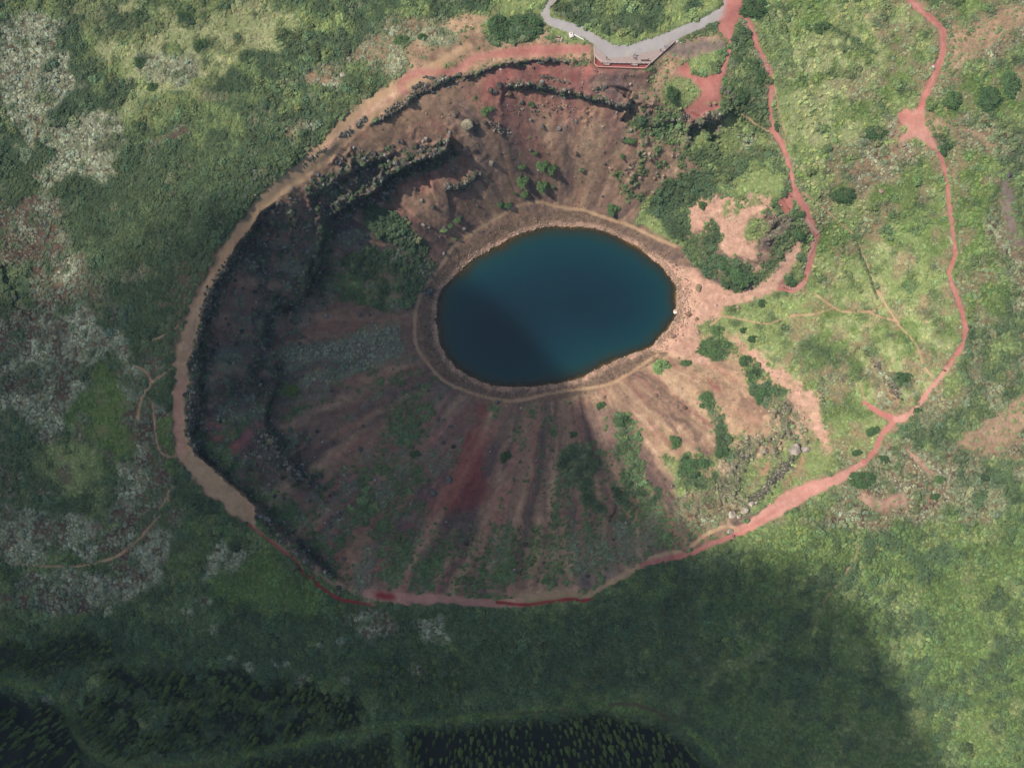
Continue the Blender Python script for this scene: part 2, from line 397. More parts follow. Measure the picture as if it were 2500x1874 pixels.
# north-west
P('grass', 'a', [(400, 0), (2211, 0), (2211, 300), (1500, 600), (900, 900), (500, 700), (420, 300)], 50, 4, .6)
P('moss', 'a', [(90, 80), (250, 60), (370, 130), (390, 300), (480, 420), (490, 560), (400, 600), (340, 760), (300, 880), (200, 940), (130, 800), (40, 700), (0, 560), (-80, 420), (40, 200)], 22)
P('moss', 'a', [(330, 860), (500, 740), (740, 740), (790, 820), (760, 960), (700, 1010), (740, 1090), (640, 1160), (480, 1130), (300, 1240), (240, 1150), (280, 1020), (330, 960)], 22)
P('palegrass', 'a', [(420, 60), (560, 60), (700, 40), (1000, 30), (1150, 100), (1100, 160), (1250, 200), (1400, 100), (1560, 20), (1760, 20), (1900, 60), (1960, 120), (1900, 300), (1760, 330), (1560, 480), (1400, 540), (1200, 620), (1000, 640), (880, 760), (800, 760), (820, 640), (860, 560), (720, 420), (560, 300), (520, 200), (430, 150)], 34, 2, .85)
P('moss', 'a', [(900, 360), (1240, 340), (1260, 480), (1200, 600), (1050, 560), (850, 480)], 24, 2, .8)
P('scrub', 'a', [(560, 100), (1000, 60), (1040, 200), (800, 330), (620, 300)], 30, 2, .7)
P('heath', 'a', [(-90, 1280), (380, 1260), (440, 1350), (380, 1480), (480, 1600), (500, 1680), (-90, 1680)], 20)
P('heath', 'a', [(900, 980), (1240, 860), (1200, 800), (1120, 830), (980, 900)], 14)
P('heathtan', 'a', [(1960, 460), (2040, 420), (2211, 400), (2211, 560), (2000, 540)], 14)
P('heathtan', 'a', [(1820, 820), (1980, 740), (2040, 780), (1900, 920)], 14, 1, .8)
P('darkscrub', 'a', [(370, 190), (500, 160), (540, 300), (640, 360), (700, 500), (840, 560), (820, 640), (760, 740), (640, 720), (500, 740), (480, 840), (320, 850), (310, 750), (370, 620), (480, 520), (480, 400), (390, 290)], 20)
P('darkscrub', 'a', [(-90, -90), (60, 20), (80, 130), (-90, 300)], 12)
P('darkscrub', 'a', [(-90, 760), (130, 800), (210, 1000), (60, 1080), (-90, 1100)], 14)
P('darkscrub', 'a', [(1540, 350), (1760, 320), (2000, 250), (2211, 250), (2211, 380), (2000, 440), (1800, 540), (1560, 560), (1400, 640), (1300, 580), (1500, 480)], 20)
E('darkscrub', 'a', [(750, 140, 80, 50), (900, 110, 50, 55), (1190, 130, 60, 60), (1290, 300, 60, 50), (1120, 330, 60, 40), (430, 250, 70, 90), (900, 410, 50, 40), (820, 580, 60, 60), (2050, 40, 70, 60), (2180, 60, 60, 60), (1850, 240, 90, 60)], 10)
# west
P('heath', 'd', [(-90, 380), (160, 380), (240, 320), (180, 200), (260, 60), (380, -10), (480, 40), (460, 240), (400, 330), (300, 380), (120, 470), (-90, 700)], 20)
P('moss', 'd', [(440, 60), (530, 40), (520, 220), (400, 260), (350, 200)], 16)
P('moss', 'd', [(300, 380), (520, 330), (560, 420), (700, 440), (860, 540), (840, 640), (640, 680), (480, 720), (260, 790), (60, 800), (-90, 780), (100, 620), (200, 420)], 30)
P('heath', 'd', [(-90, 560), (120, 480), (300, 440), (200, 560), (-90, 740)], 20, 1, .7)
P('moss', 'd', [(20, 900), (300, 860), (480, 800), (540, 860), (420, 1100), (440, 1180), (330, 1200), (60, 1060)], 24)
P('heath', 'd', [(0, 820), (300, 780), (560, 720), (480, 820), (300, 900), (0, 900)], 20, 1, .7)
P('moss', 'd', [(760, 700), (1100, 720), (940, 820), (880, 930), (830, 1020), (760, 860)], 22, 1, .7)
P('brown', 'd', [(1080, 0), (1440, -40), (1300, 400), (1180, 640), (1100, 740), (960, 720), (1040, 600), (1150, 460), (1060, 300), (1080, 120)], 24, 6, .75)
P('meadow', 'd', [(560, 760), (700, 700), (800, 900), (880, 1080), (900, 1200), (860, 1330), (820, 1500), (660, 1400), (640, 1200), (450, 1120), (440, 1000), (560, 880)], 18, 2)
P('grass', 'd', [(200, 1240), (600, 1150), (650, 1300), (640, 1400), (400, 1460), (250, 1400)], 30, 3, .9)
P('heath', 'd', [(800, 1000), (980, 940), (1120, 1000), (1100, 1300), (1120, 1560), (900, 1680), (760, 1680), (800, 1450), (880, 1300), (900, 1100)], 24)
P('moss', 'd', [(760, 1340), (930, 1360), (940, 1560), (860, 1640), (760, 1560)], 22, 1, .8)
P('meadow', 'd', [(1000, 1080), (1110, 1040), (1120, 1280), (1040, 1290)], 8)
P('meadow', 'd', [(1040, 1320), (1120, 1300), (1130, 1430), (1060, 1400)], 8)
# south-west
for q in ([(0, -10), (160, 0), (240, 60), (200, 200), (60, 220), (-60, 200)], [(240, 30), (430, 20), (480, 120), (380, 200), (260, 180)], [(100, 290), (330, 260), (600, 300), (640, 360), (470, 420), (370, 420), (200, 370)], [(620, 60), (760, 100), (700, 320), (620, 320), (600, 200)], [(940, 180), (1090, 150), (1060, 200), (880, 310), (900, 240)], [(1790, 480), (1930, 480), (1940, 560), (1830, 560)]):
    P('moss', 'g', q, 22, 1, .85)
for q in ([(-60, 340), (340, 370), (420, 440), (330, 460), (60, 440)], [(450, 220), (620, 220), (600, 300), (500, 290)], [(1480, 420), (1700, 430), (1720, 520), (1560, 580), (1500, 500)], [(400, 120), (620, 0), (680, 100), (560, 200), (420, 200)]):
    P('heath', 'g', q, 20)
E('moss', 'g', [(1580, 465, 50, 22), (930, 510, 16, 14), (990, 650, 26, 20), (1070, 670, 22, 20), (880, 390, 34, 24), (820, 440, 30, 14), (1800, 690, 34, 26), (230, 815, 40, 24), (1310, 735, 20, 24), (1470, 575, 18, 14), (1490, 735, 26, 14), (1380, 590, 14, 12), (1200, 652, 12, 8), (1245, 655, 10, 8)], 8)
P('meadow', 'g', [(900, 300), (1000, 220), (1150, 170), (1250, 240), (1400, 380), (1460, 420), (1300, 460), (1100, 400), (960, 420)], 24, 3, .8)
P('grass', 'g', [(350, 680), (430, 650), (480, 700), (420, 760), (360, 740)], 16, 2, .8)
# forests and tracks
FOREST = [Z('g', [(-60, 770), (180, 830), (290, 880), (310, 960), (350, 1040), (330, 1180), (-60, 1180)]),
          Z('g', [(1755, 945), (2212, 925)]) + Z('h', [(280, 885), (430, 895), (650, 950), (760, 1030), (930, 1180), (-300, 1180), (-450, 1120)]),
          Z('g', [(1090, 1075), (1500, 1015), (1690, 960), (1690, 1180), (1040, 1180)])]
YOUNG = [Z('g', [(330, 740), (480, 660), (700, 700), (1200, 700), (1560, 830), (1550, 940), (1300, 990), (1000, 1040), (500, 1060), (380, 1000), (330, 880)]),
         Z('g', [(1560, 650), (1800, 660), (2060, 760), (2050, 850), (1800, 870), (1650, 800)]),
         Z('g', [(180, 560), (320, 520), (480, 560), (490, 640), (380, 640), (220, 680)]),
         Z('g', [(-40, 560), (180, 570), (240, 690), (100, 720), (-40, 680)])]
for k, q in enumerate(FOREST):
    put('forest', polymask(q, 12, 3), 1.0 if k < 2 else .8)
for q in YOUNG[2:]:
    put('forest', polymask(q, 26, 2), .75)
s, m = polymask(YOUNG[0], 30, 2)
put('forest', (s, m * sstep(.44, .54, fbm(U[s], V[s], 26, 91, 3, .6)) * .9))  # dark gaps between the young pines: tree shade painted into the ground
for (pts, w, k) in (([(-60, 735), (180, 760), (280, 840), (320, 960), (380, 1050), (480, 1085), (720, 1112), (960, 1082), (1200, 1022), (1480, 967), (1680, 930), (2000, 892), (2250, 880)], 9, .9), ([(1705, 930), (1712, 1000), (1712, 1180)], 9, .9)):
    LN('meadow', 'g', pts, w, 5, 5, k)
LN('meadow', 'h', [(-20, 880), (200, 858), (440, 836), (560, 842), (650, 890), (760, 940), (900, 1080)], 10, 5, 5, .9)
LN('track', 'h', [(-60, 884), (120, 870), (260, 856)], 3.5, 3, 2, .75)
LN('track', 'h', [(420, 836), (540, 838), (620, 870), (700, 912)], 4.5, 3, 2, .9)
LN('track', 'g', [(450, 1080), (560, 1100), (800, 1115), (960, 1082)], 3.5, 3, 2, .6)
LN('track', 'g', [(1480, 967), (1700, 928)], 3, 3, 2, .5)
LN('track', 'g', [(340, 960), (366, 1040)], 2, 2, 2, .9)
# north
P('tan', 'b', [(0, 720), (120, 660), (280, 560), (420, 450), (400, 340), (460, 220), (600, 140), (720, 110), (960, 90), (1050, 20), (1060, -60), (1110, -60), (980, 100), (900, 180), (940, 260), (1130, 260), (1290, 230), (1310, 160), (1340, 170), (1360, 240), (1600, 290), (1640, 390), (1100, 400), (700, 500), (300, 700), (0, 900)], 10, 2)
P('brown', 'b', [(420, 300), (500, 300), (900, 200), (1000, 270), (900, 320), (780, 380), (600, 420), (460, 440)], 16, 3, .7)
P('heathtan', 'b', [(280, 220), (320, 120), (460, 60), (720, 110), (600, 150), (450, 230), (380, 330), (120, 480), (80, 380)], 20, 2, .9)
P('heathtan', 'b', [(60, 250), (280, 220), (400, 350), (420, 440), (330, 520), (200, 480), (60, 440), (0, 420)], 20, 2, .7)
P('darkscrub', 'b', [(0, 200), (60, 100), (200, 60), (320, 110), (270, 220), (180, 260), (80, 330), (0, 370)], 12)
P('darkscrub', 'b', [(0, -60), (1040, -60), (960, 60), (700, 120), (560, 110), (450, 60), (300, 60), (150, 110), (0, 110)], 14)
P('scrub', 'b', [(30, 420), (160, 380), (260, 560), (180, 620), (60, 640), (0, 560)], 12)
P('scrub', 'b', [(-20, 640), (60, 650), (50, 730), (-20, 740)], 10)
P('moss', 'b', [(500, 180), (700, 160), (740, 280), (600, 300), (430, 200)], 18, 1, .7)
P('grass', 'b', [(1050, -60), (1400, -60), (1300, 50), (1290, 110), (1100, 110), (1040, 60)], 10)
P('darkscrub', 'b', [(940, 200), (1050, 100), (1080, 180), (1110, 100), (1210, 60), (1290, 110), (1300, 190), (1240, 260), (1150, 270), (1050, 260), (960, 270)], 6)
P('grass', 'b', [(640, 420), (700, 400), (770, 405), (700, 430)], 4)
P('grass', 't1', [(100, 360), (200, 340), (430, 430), (620, 540), (540, 620), (330, 590), (290, 500), (110, 470)], 5)
# the loop of the asphalt path and the scrub inside it
P('grass', 't1', [(240, -200), (2400, -200), (2400, 100), (2000, 300), (1600, 480), (1300, 590), (1080, 610), (960, 590), (780, 490), (560, 350), (130, 250), (110, 180)], 3, 1)
P('darkscrub', 't1', [(300, -200), (1700, -200), (1650, 300), (1600, 420), (1350, 500), (1000, 470), (880, 520), (640, 380), (420, 290), (180, 200), (160, 130)], 8, 1)
P('darkscrub', 't1', [(1950, 60), (2100, -100), (2211, 100), (2000, 190), (1920, 140)], 5)
# inside the crater
put('slope', (ALL, AIN))
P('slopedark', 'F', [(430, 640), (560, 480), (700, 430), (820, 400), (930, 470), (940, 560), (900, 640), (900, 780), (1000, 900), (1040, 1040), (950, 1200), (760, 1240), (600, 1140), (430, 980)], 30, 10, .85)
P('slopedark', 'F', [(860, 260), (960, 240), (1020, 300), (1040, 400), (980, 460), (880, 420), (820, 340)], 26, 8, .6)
P('brown', 'F', [(500, 600), (545, 485), (600, 432), (720, 345), (850, 255), (950, 205), (1040, 175), (1000, 220), (900, 270), (820, 325), (740, 385), (640, 440), (560, 530), (520, 620)], 10, 4, .8)
P('slope', 'F', [(1400, 180), (1540, 120), (1560, 230), (1480, 300), (1400, 290)], 10, 2)
P('slopered', 'b', [(900, 640), (950, 500), (1100, 410), (1300, 395), (1620, 395), (1640, 430), (1960, 450), (2000, 430), (1920, 560), (1880, 640), (1700, 640), (1400, 570), (1100, 545), (980, 640)], 12, 4)
P('slopegrey', 'b', [(1660, 470), (1930, 450), (1950, 600), (1860, 660), (1700, 630), (1520, 560), (1600, 500)], 16, 4, .85)
P('slopered', 'b', [(1000, 560), (1300, 580), (1500, 640), (1740, 680), (1780, 800), (1500, 760), (1200, 720), (1300, 1000), (1200, 1000), (1100, 800), (960, 700)], 24, 6, .6)
P('slopegrey', 'b', [(760, 860), (900, 840), (960, 960), (1000, 1100), (900, 1100), (820, 1000)], 18, 5, .7)
P('slopetan', 'b', [(1230, 720), (1300, 740), (1420, 900), (1380, 980), (1260, 880)], 20, 6, .55)
P('slopetan', 'b', [(1480, 880), (1700, 880), (1900, 780), (2000, 900), (1900, 1300), (1700, 1350), (1550, 1100)], 24, 8, .55)
P('slopered', 'b', [(220, 1290), (420, 1100), (560, 1060), (640, 1080), (600, 1200), (420, 1230), (300, 1290)], 10, 3)
P('deepred', 'u3', [(1000, 810), (1380, 560), (1750, 300), (1950, 250), (1900, 330), (1500, 520), (1400, 640), (1200, 800)], 10, 2, .9)
P('slopetan', 'u2', [(0, 1500), (600, 1100), (900, 850), (1400, 600), (2100, 300), (2211, 400), (1700, 700), (1000, 1000), (400, 1500), (0, 1658)], 14, 4, .28)
P('darkscrub', 'b', [(120, 1310), (240, 1330), (400, 1400), (560, 1560), (540, 1640), (420, 1600), (300, 1560), (160, 1480)], 10)
m = polymask(Z('e', [(-280, 200), (-120, 60), (100, 0), (500, -40), (620, 60), (520, 250), (420, 330), (250, 340), (60, 330), (-100, 260)]), 22, 1)
put('slopegreen', (m[0], m[1] * .8)); put('darkscrub', (m[0], m[1] * sstep(.42, .5, fbm(U[m[0]], V[m[0]], 30, 97, 3, .6)) * .9))
for q in ([(540, 470), (640, 440), (690, 500), (660, 640), (600, 660), (540, 600), (500, 560)], [(470, 740), (560, 720), (600, 800), (580, 900), (480, 900)], [(680, 400), (800, 350), (960, 310), (980, 350), (860, 400), (760, 460), (690, 480)], [(560, 930), (660, 940), (700, 1040), (640, 1060), (580, 1000)]):
    m = polymask(Z('F', q), 26, 1); put('rockdark', (m[0], m[1] * sstep(.44, .54, fbm(U[m[0]], V[m[0]], 24, 93, 3, .6)) * .85)); put('lichen', (m[0], m[1] * sstep(.58, .66, fbm(U[m[0]], V[m[0]], 20, 95, 3, .6)) * .8))
P('slopegreen', 'F', [(690, 480), (720, 560), (740, 640), (680, 640), (670, 560)], 14, 1, .9)
P('lichen', 'F', [(600, 760), (700, 735), (860, 700), (885, 740), (860, 780), (760, 810), (700, 850), (620, 865), (605, 810)], 16, 2)
P('lichen', 'u4', [(560, 1320), (900, 1280), (1080, 1300), (900, 1500), (860, 1658), (560, 1658), (540, 1450)], 12, 2)
P('lichen', 'u5', [(560, 20), (850, 60), (800, 160), (600, 150)], 12, 2)
P('lichen', 'u5', [(560, 560), (850, 540), (1220, 580), (1220, 760), (900, 790), (580, 770)], 12, 2, .9)
P('lichen', 'u5', [(950, 1330), (1250, 1200), (1400, 1150), (1250, 1330), (1080, 1480), (1000, 1400)], 12, 2, .9)
P('lichen', 'u4', [(760, 700), (900, 700), (1000, 800), (860, 820)], 10, 1, .8)
P('lichen', 'u4', [(1450, 200), (1800, 200), (1800, 380), (1650, 450), (1450, 350)], 14, 1, .8)
P('slopered', 'u5', [(440, 950), (560, 830), (830, 780), (1100, 830), (1200, 900), (1000, 1150), (850, 1290), (600, 1100)], 12, 3, .8)
P('slopegreen', 'u5', [(1350, 400), (1500, 330), (1720, 350), (1700, 480), (1560, 540), (1380, 480)], 14, 1)
P('slopegreen', 'u5', [(250, 900), (430, 1000), (640, 1150), (900, 1330), (1000, 1500), (900, 1658), (700, 1500), (420, 1250), (250, 1150)], 14, 2, .9)
P('slopegreen', 'F', [(430, 985), (520, 1060), (640, 1160), (760, 1260), (730, 1210), (640, 1090), (560, 1020), (480, 960)], 10, 2, .9)
P('slopetan', 'F', [(640, 880), (760, 800), (880, 770), (890, 800), (800, 870), (700, 950), (650, 960)], 16, 8, .25)
P('slopetan', 'F', [(640, 960), (800, 900), (900, 850), (940, 860), (820, 980), (760, 1060), (680, 1030)], 16, 8, .22)
P('deepred', 'e', [(880, 940), (920, 940), (900, 1080), (900, 1250), (960, 1560), (880, 1658), (560, 1640), (700, 1540), (760, 1380), (840, 1100)], 10, 3, .9)
P('slopegrey', 'e', [(420, 760), (600, 760), (840, 960), (830, 1080), (680, 1300), (500, 1300), (560, 1000)], 20, 8, .55)
P('slopegreen', 'e', [(440, 880), (560, 900), (500, 1100), (300, 1200), (200, 1180), (360, 1000)], 20, 3, .5)
P('slopegreen', 'F', [(840, 1190), (900, 1150), (1080, 1140), (1200, 1150), (1190, 1060), (1220, 960), (1300, 960), (1320, 1090), (1440, 1070), (1560, 1080), (1600, 1110), (1430, 1190), (1300, 1220), (1200, 1250), (1000, 1275), (850, 1265)], 20, 3, .9)
P('lichen', 'F', [(1200, 1150), (1300, 1120), (1420, 1130), (1400, 1200), (1300, 1230), (1220, 1230)], 26, 3, .7)
P('slopegreen', 'F', [(820, 1040), (900, 980), (880, 1080), (820, 1160), (700, 1230), (720, 1130)], 20, 3, .5)
P('slope', 'F', [(740, 1200), (800, 1150), (850, 1200), (800, 1260), (780, 1275)], 10, 3)
P('slopetan', 't8', [(250, 900), (420, 850), (800, 900), (760, 1200), (600, 1300), (450, 1420), (250, 1440), (150, 1200)], 18, 4, .55)
P('slope', 't8', [(640, 0), (860, 0), (1000, 330), (940, 640), (700, 560), (600, 200)], 14, 3, .8)
P('slope', 't8', [(1110, 0), (1280, 0), (1360, 300), (1480, 400), (1240, 500), (1180, 380), (1190, 180)], 8, 2)
P('slopegrey', 't8', [(760, 1400), (900, 1200), (1100, 1180), (1300, 1130), (1360, 1210), (1080, 1440), (900, 1470)], 10, 2, .8)
m = polymask(Z('e', [(1400, 1300), (1480, 1200), (1640, 1220), (1640, 1340), (1660, 1450), (1700, 1658), (1560, 1600), (1500, 1450), (1380, 1400)]), 18, 1); put('slopegreen', (m[0], m[1] * .7)); put('darkscrub', (m[0], m[1] * sstep(.40, .47, fbm(U[m[0]], V[m[0]], 22, 440, 3, .65))))
m = polymask(Z('e', [(1780, 1030), (1850, 1080), (1950, 1150), (1940, 1260), (1980, 1420), (2080, 1530), (2000, 1640), (1800, 1600), (1750, 1480), (1840, 1380), (1800, 1200)]), 18, 1); put('slopegreen', (m[0], m[1] * .7)); put('darkscrub', (m[0], m[1] * sstep(.40, .47, fbm(U[m[0]], V[m[0]], 22, 440, 3, .65))))
P('slopetan', 'e', [(1420, 900), (1800, 840), (1860, 900), (2000, 1000), (2200, 1400), (2150, 1480), (1980, 1300), (1940, 1120), (1780, 1000), (1640, 1000), (1500, 960)], 12, 4, .9)
P('bare', 'e', [(1560, 1020), (1760, 1050), (1780, 1200), (1720, 1260), (1640, 1180), (1560, 1100)], 16, 4, .5)
P('slopegrey', 'e', [(1840, 900), (1960, 1000), (2100, 1200), (2180, 1300), (2212, 1200), (2100, 1000), (1950, 840)], 12, 6, .45)
# south-east slopes
P('grass', 'f', [(0, 400), (300, 400), (420, 480), (800, 700), (960, 860), (1000, 1200), (960, 1320), (900, 1500), (500, 1658), (0, 1658), (-100, 1200), (-80, 700)], 14, 2)
P('bare', 'f', [(320, 510), (480, 580), (640, 650), (800, 720), (900, 860), (960, 1130), (950, 1250), (880, 1180), (790, 1000), (720, 920), (560, 780), (380, 600)], 8, 1)
P('slopetan', 'f', [(60, 500), (250, 700), (440, 800), (560, 1020), (500, 1140), (380, 1160), (270, 1080), (180, 880), (120, 720), (-60, 560)], 8, 2)
P('slopetan', 'f', [(-180, 560), (0, 640), (130, 900), (210, 1150), (210, 1290), (0, 1290), (-120, 1100), (-200, 800)], 8, 2)
P('slopegrey', 'f', [(250, 680), (330, 700), (450, 880), (480, 1000), (380, 960), (280, 800)], 10, 4, .6)
P('rockland', 'f', [(500, 1120), (640, 860), (720, 930), (800, 1000), (780, 1180), (700, 1240), (640, 1400), (500, 1600), (0, 1700), (-60, 1560), (160, 1520), (240, 1320), (400, 1200)], 16, 2, .75)
P('heathtan', 't6', [(60, 950), (300, 850), (700, 800), (900, 1000), (700, 1200), (400, 1280), (100, 1200)], 22, 2, .7)
P('grass', 't6', [(1000, 350), (1300, 250), (1500, 420), (1400, 500), (1200, 780), (1080, 900), (950, 800)], 14, 2, .9)
P('grass', 't6', [(1560, 640), (1700, 400), (1850, 300), (2211, 350), (2100, 550), (1700, 720)], 16, 2, .9)
P('red', 't6', [(1290, 80), (1330, 80), (1320, 450), (1240, 590), (1180, 520), (1280, 400)], 4, 1, .7)
P('red', 't6', [(1740, 300), (1860, 290), (1800, 430), (1640, 580), (1560, 740), (1500, 740), (1600, 560), (1700, 420)], 6, 1, .55)
P('slopetan', 'f', [(-220, 660), (60, 620), (140, 800), (230, 1020), (300, 1290), (0, 1310), (-260, 1200)], 10, 3, .9)
P('slopetan', 'f', [(100, 560), (440, 760), (600, 1040), (560, 1160), (300, 1180), (200, 900)], 10, 3, .8)
P('bare', 'f', [(330, 520), (620, 610), (850, 720), (960, 860), (1000, 1130), (960, 1290), (860, 1190), (700, 960), (520, 800)], 8, 2, .8)
for q in ([(370, 640), (470, 680), (620, 860), (680, 880), (560, 1000), (440, 900)], [(130, 900), (200, 900), (280, 1080), (320, 1200), (340, 1330), (230, 1290), (200, 1080)], [(120, 590), (240, 530), (360, 600), (270, 690), (180, 650)], [(0, 1290), (130, 1270), (230, 1420), (160, 1520), (30, 1530), (-30, 1400)], [(0, 660), (70, 700), (40, 730), (-20, 700)]):
    P('darkscrub', 'f', q, 9)
P('heathtan', 'F', [(1840, 1040), (1940, 990), (2060, 1000), (2030, 1100), (1900, 1150), (1760, 1130)], 30, 2, .75)
# the grassy east side
P('grass', 'F', [(1600, 30), (1640, -60), (1960, -60), (2030, 60), (2000, 200), (1960, 260), (1990, 300), (2040, 330), (2060, 560), (2085, 720), (2020, 830), (1900, 960), (1860, 1000), (1790, 960), (1770, 860), (1650, 760), (1540, 705), (1600, 650), (1740, 625), (1770, 510), (1720, 440), (1700, 380), (1680, 280), (1650, 130)], 8, 1)
P('palegrass', 'F', [(1740, 60), (1860, 40), (1960, 130), (1930, 200), (1880, 240), (1850, 330), (1780, 320), (1700, 200), (1720, 100)], 34, 6, .7)
s, m = polymask(Z('F', [(1650, 0), (2080, 0), (2085, 720), (1960, 900), (1790, 900), (1560, 700), (1750, 620), (1700, 380)]), 8, 1)
put('palegrass', (s, m * sstep(.50, .60, fbm(U[s] + V[s] * .5, V[s], 26, 101, 4, .7)) * .75))
put('meadow', (s, m * sstep(.56, .66, fbm(U[s], V[s], 60, 105, 4, .6)) * .85))
for q in ([(740, 480), (900, 480), (1000, 560), (1180, 640), (1220, 740), (1120, 810), (900, 780), (800, 720), (700, 620)], [(1400, 480), (1560, 600), (1700, 560), (1640, 740), (1560, 720), (1480, 560)], [(950, 850), (1100, 880), (1200, 960), (1180, 1060), (1060, 1080), (940, 1060)], [(1600, 420), (1720, 430), (1760, 560), (1640, 520)], [(1110, 380), (1240, 400), (1200, 460), (1120, 440)]):
    P('meadow', 'f', q, 18, 2)
    P('scrub', 'f', q, 18, 2, .6)
P('scrub', 'c', [(430, 200), (620, 180), (700, 300), (720, 480), (620, 640), (620, 500), (520, 350)], 12, 2, .8)
P('meadow', 'c', [(620, 180), (860, 80), (1000, 120), (1260, 330), (1240, 400), (1040, 230), (900, 240), (820, 200), (700, 240)], 14, 2, .6)
P('meadow', 'c', [(1340, 220), (1440, 280), (1560, 330), (1500, 560), (1400, 760), (1200, 840), (1080, 760), (1120, 640), (1280, 480)], 22, 3, .8)
P('meadow', 'c', [(840, 1440), (1000, 1420), (1120, 1500), (1160, 1658), (860, 1658)], 10, 2, .9)
P('meadow', 'c', [(1300, 1180), (1440, 1100), (1540, 1000), (1690, 1060), (1760, 1300), (1740, 1500), (1600, 1560), (1440, 1540), (1300, 1350)], 30, 3, .8)
P('palegrass', 'c', [(1500, 1200), (1650, 1180), (1640, 1260), (1560, 1280)], 14, 2, .6)
P('heathtan', 'c', [(1100, 900), (1330, 930), (1480, 920), (1540, 1050), (1400, 1100), (1280, 1170), (1160, 1240), (1080, 1150), (960, 1170), (1060, 1050), (1180, 1000)], 10)
P('heathtan', 'c', [(1330, 780), (1430, 740), (1430, 900), (1340, 900)], 6)
P('darkscrub', 'c', [(1150, 860), (1280, 810), (1330, 870), (1250, 920), (1160, 950)], 6)
P('scrub', 'c', [(330, 260), (480, 260), (560, 420), (580, 660), (540, 820), (380, 700), (300, 620), (340, 420)], 8)
P('heathtan', 'c', [(340, 400), (420, 380), (440, 500), (320, 520), (300, 460)], 14, 1, .5)
# right edge
P('meadow', 'c', [(1560, 0), (1780, -60), (2300, -60), (2300, 60), (1900, 100), (1780, 180), (1640, 120)], 20, 3)
P('heathtan', 'c', [(1900, 60), (2100, -40), (2300, -40), (2300, 240), (2050, 340), (1900, 320)], 30, 3, .9)
P('tan', 'c', [(1700, 160), (1900, 150), (2100, 60), (2300, 0), (2300, 120), (2050, 240), (1900, 380), (1740, 500), (1620, 600), (1660, 420), (1720, 300)], 14, 6, .95)
P('tan', 'c', [(1640, 380), (1600, 420), (1560, 540), (1500, 640), (1560, 660), (1620, 520)], 6, 2, .8)
P('meadow', 'c', [(1720, 560), (1880, 480), (2100, 440), (2300, 460), (2300, 700), (2060, 740), (1860, 720), (1740, 720)], 20, 2)
P('heathtan', 'c', [(1740, 740), (2000, 740), (2120, 900), (2060, 980), (1800, 960), (1720, 860)], 18, 2, .85)
P('meadow', 'c', [(1760, 980), (2000, 960), (2060, 1100), (2030, 1300), (2000, 1450), (1960, 1658), (1790, 1658), (1760, 1300), (1720, 1060)], 18, 2, .9)
P('heathtan', 'c', [(2000, 1300), (2060, 1280), (2200, 1480), (2300, 1700), (2020, 1700), (1990, 1500)], 14, 2, .8)
P('greyash', 'c', [(2080, 1000), (2140, 1100), (2150, 1300), (2211, 1500), (2211, 1658), (2150, 1658), (2090, 1400), (2040, 1280), (2070, 1120)], 8, 3)
P('heathtan', 'f', [(2080, 0), (2300, -60), (2300, 400), (2180, 340), (2100, 200)], 20, 2, .7)
P('meadow', 'f', [(1780, 60), (2060, 40), (2120, 240), (2100, 440), (1980, 460), (1860, 400), (1790, 260)], 24, 2, .7)
P('tan', 'f', [(2300, 860), (2300, 1340), (1960, 1310), (1760, 1220), (1900, 1120), (2100, 960)], 10, 2)
P('heathtan', 'f', [(2300, 1060), (2300, 1340), (2000, 1310), (2080, 1200), (2180, 1120)], 20, 2, .9)
P('heathtan', 'f', [(1300, 1230), (1500, 1240), (1800, 1250), (1740, 1500), (1650, 1700), (1120, 1700), (1000, 1700), (1150, 1500), (1280, 1400)], 24, 2, .9)
P('bare', 'f', [(1470, 1230), (1540, 1300), (1700, 1440), (1590, 1430), (1520, 1340), (1430, 1280)], 12, 1, .8)
P('bare', 'f', [(1230, 1530), (1420, 1560), (1480, 1640), (1260, 1640), (1150, 1590)], 14, 1, .8)
for q in ([(1800, 1340), (1980, 1310), (2300, 1400), (2300, 1700), (1880, 1700), (1720, 1480)], [(1320, 1060), (1480, 1020), (1700, 1040), (1760, 1200), (1600, 1240), (1400, 1180)], [(1580, 880), (1740, 900), (1760, 1000), (1600, 1000)]):
    P('darkscrub', 'f', q, 14, 1, .8)
P('heathtan', 't5', [(1180, 60), (1320, -20), (1540, 100), (1680, 400), (1700, 650), (1560, 740), (1350, 650), (1260, 520), (1330, 350), (1160, 260)], 18, 2, .9)
P('darkscrub', 't5', [(1560, 220), (1720, 180), (1820, 260), (1780, 400), (1640, 420), (1560, 330)], 8)
# bare ground between the lake and the steps
P('bare', 't4', [(-120, -60), (100, 60), (300, 160), (560, 200), (600, 300), (860, 430), (1080, 500), (1240, 450), (1400, 400), (1650, 120), (1850, -120), (2000, -260), (1990, -120), (1930, 60), (1830, 240), (1650, 400), (1720, 480), (1450, 600), (1200, 660), (920, 720), (850, 880), (700, 900), (560, 1000), (600, 1280), (760, 1450), (600, 1500), (300, 1400), (0, 1280), (-160, 1200)], 6, 1)
P('bare', 't3', [(70, 600), (200, 440), (400, 420), (680, 290), (600, 400), (580, 560), (700, 640), (820, 560), (1000, 420), (1180, 390), (1200, 480), (1000, 600), (900, 800), (900, 1000), (1050, 1150), (700, 1130), (620, 1200), (640, 1000), (520, 920), (560, 760), (380, 560), (300, 700), (60, 830)], 12, 1)
m = polymask(Z('t3', [(40, 500), (420, 300), (700, 260), (1250, 330), (1250, 600), (950, 900), (1150, 1150), (1300, 1350), (1000, 1400), (600, 1100), (300, 900), (60, 850)]), 12, 1); put('bare', (m[0], m[1] * sstep(.46, .54, fbm(U[m[0]], V[m[0]], 20, 460, 3, .65)) * .9))
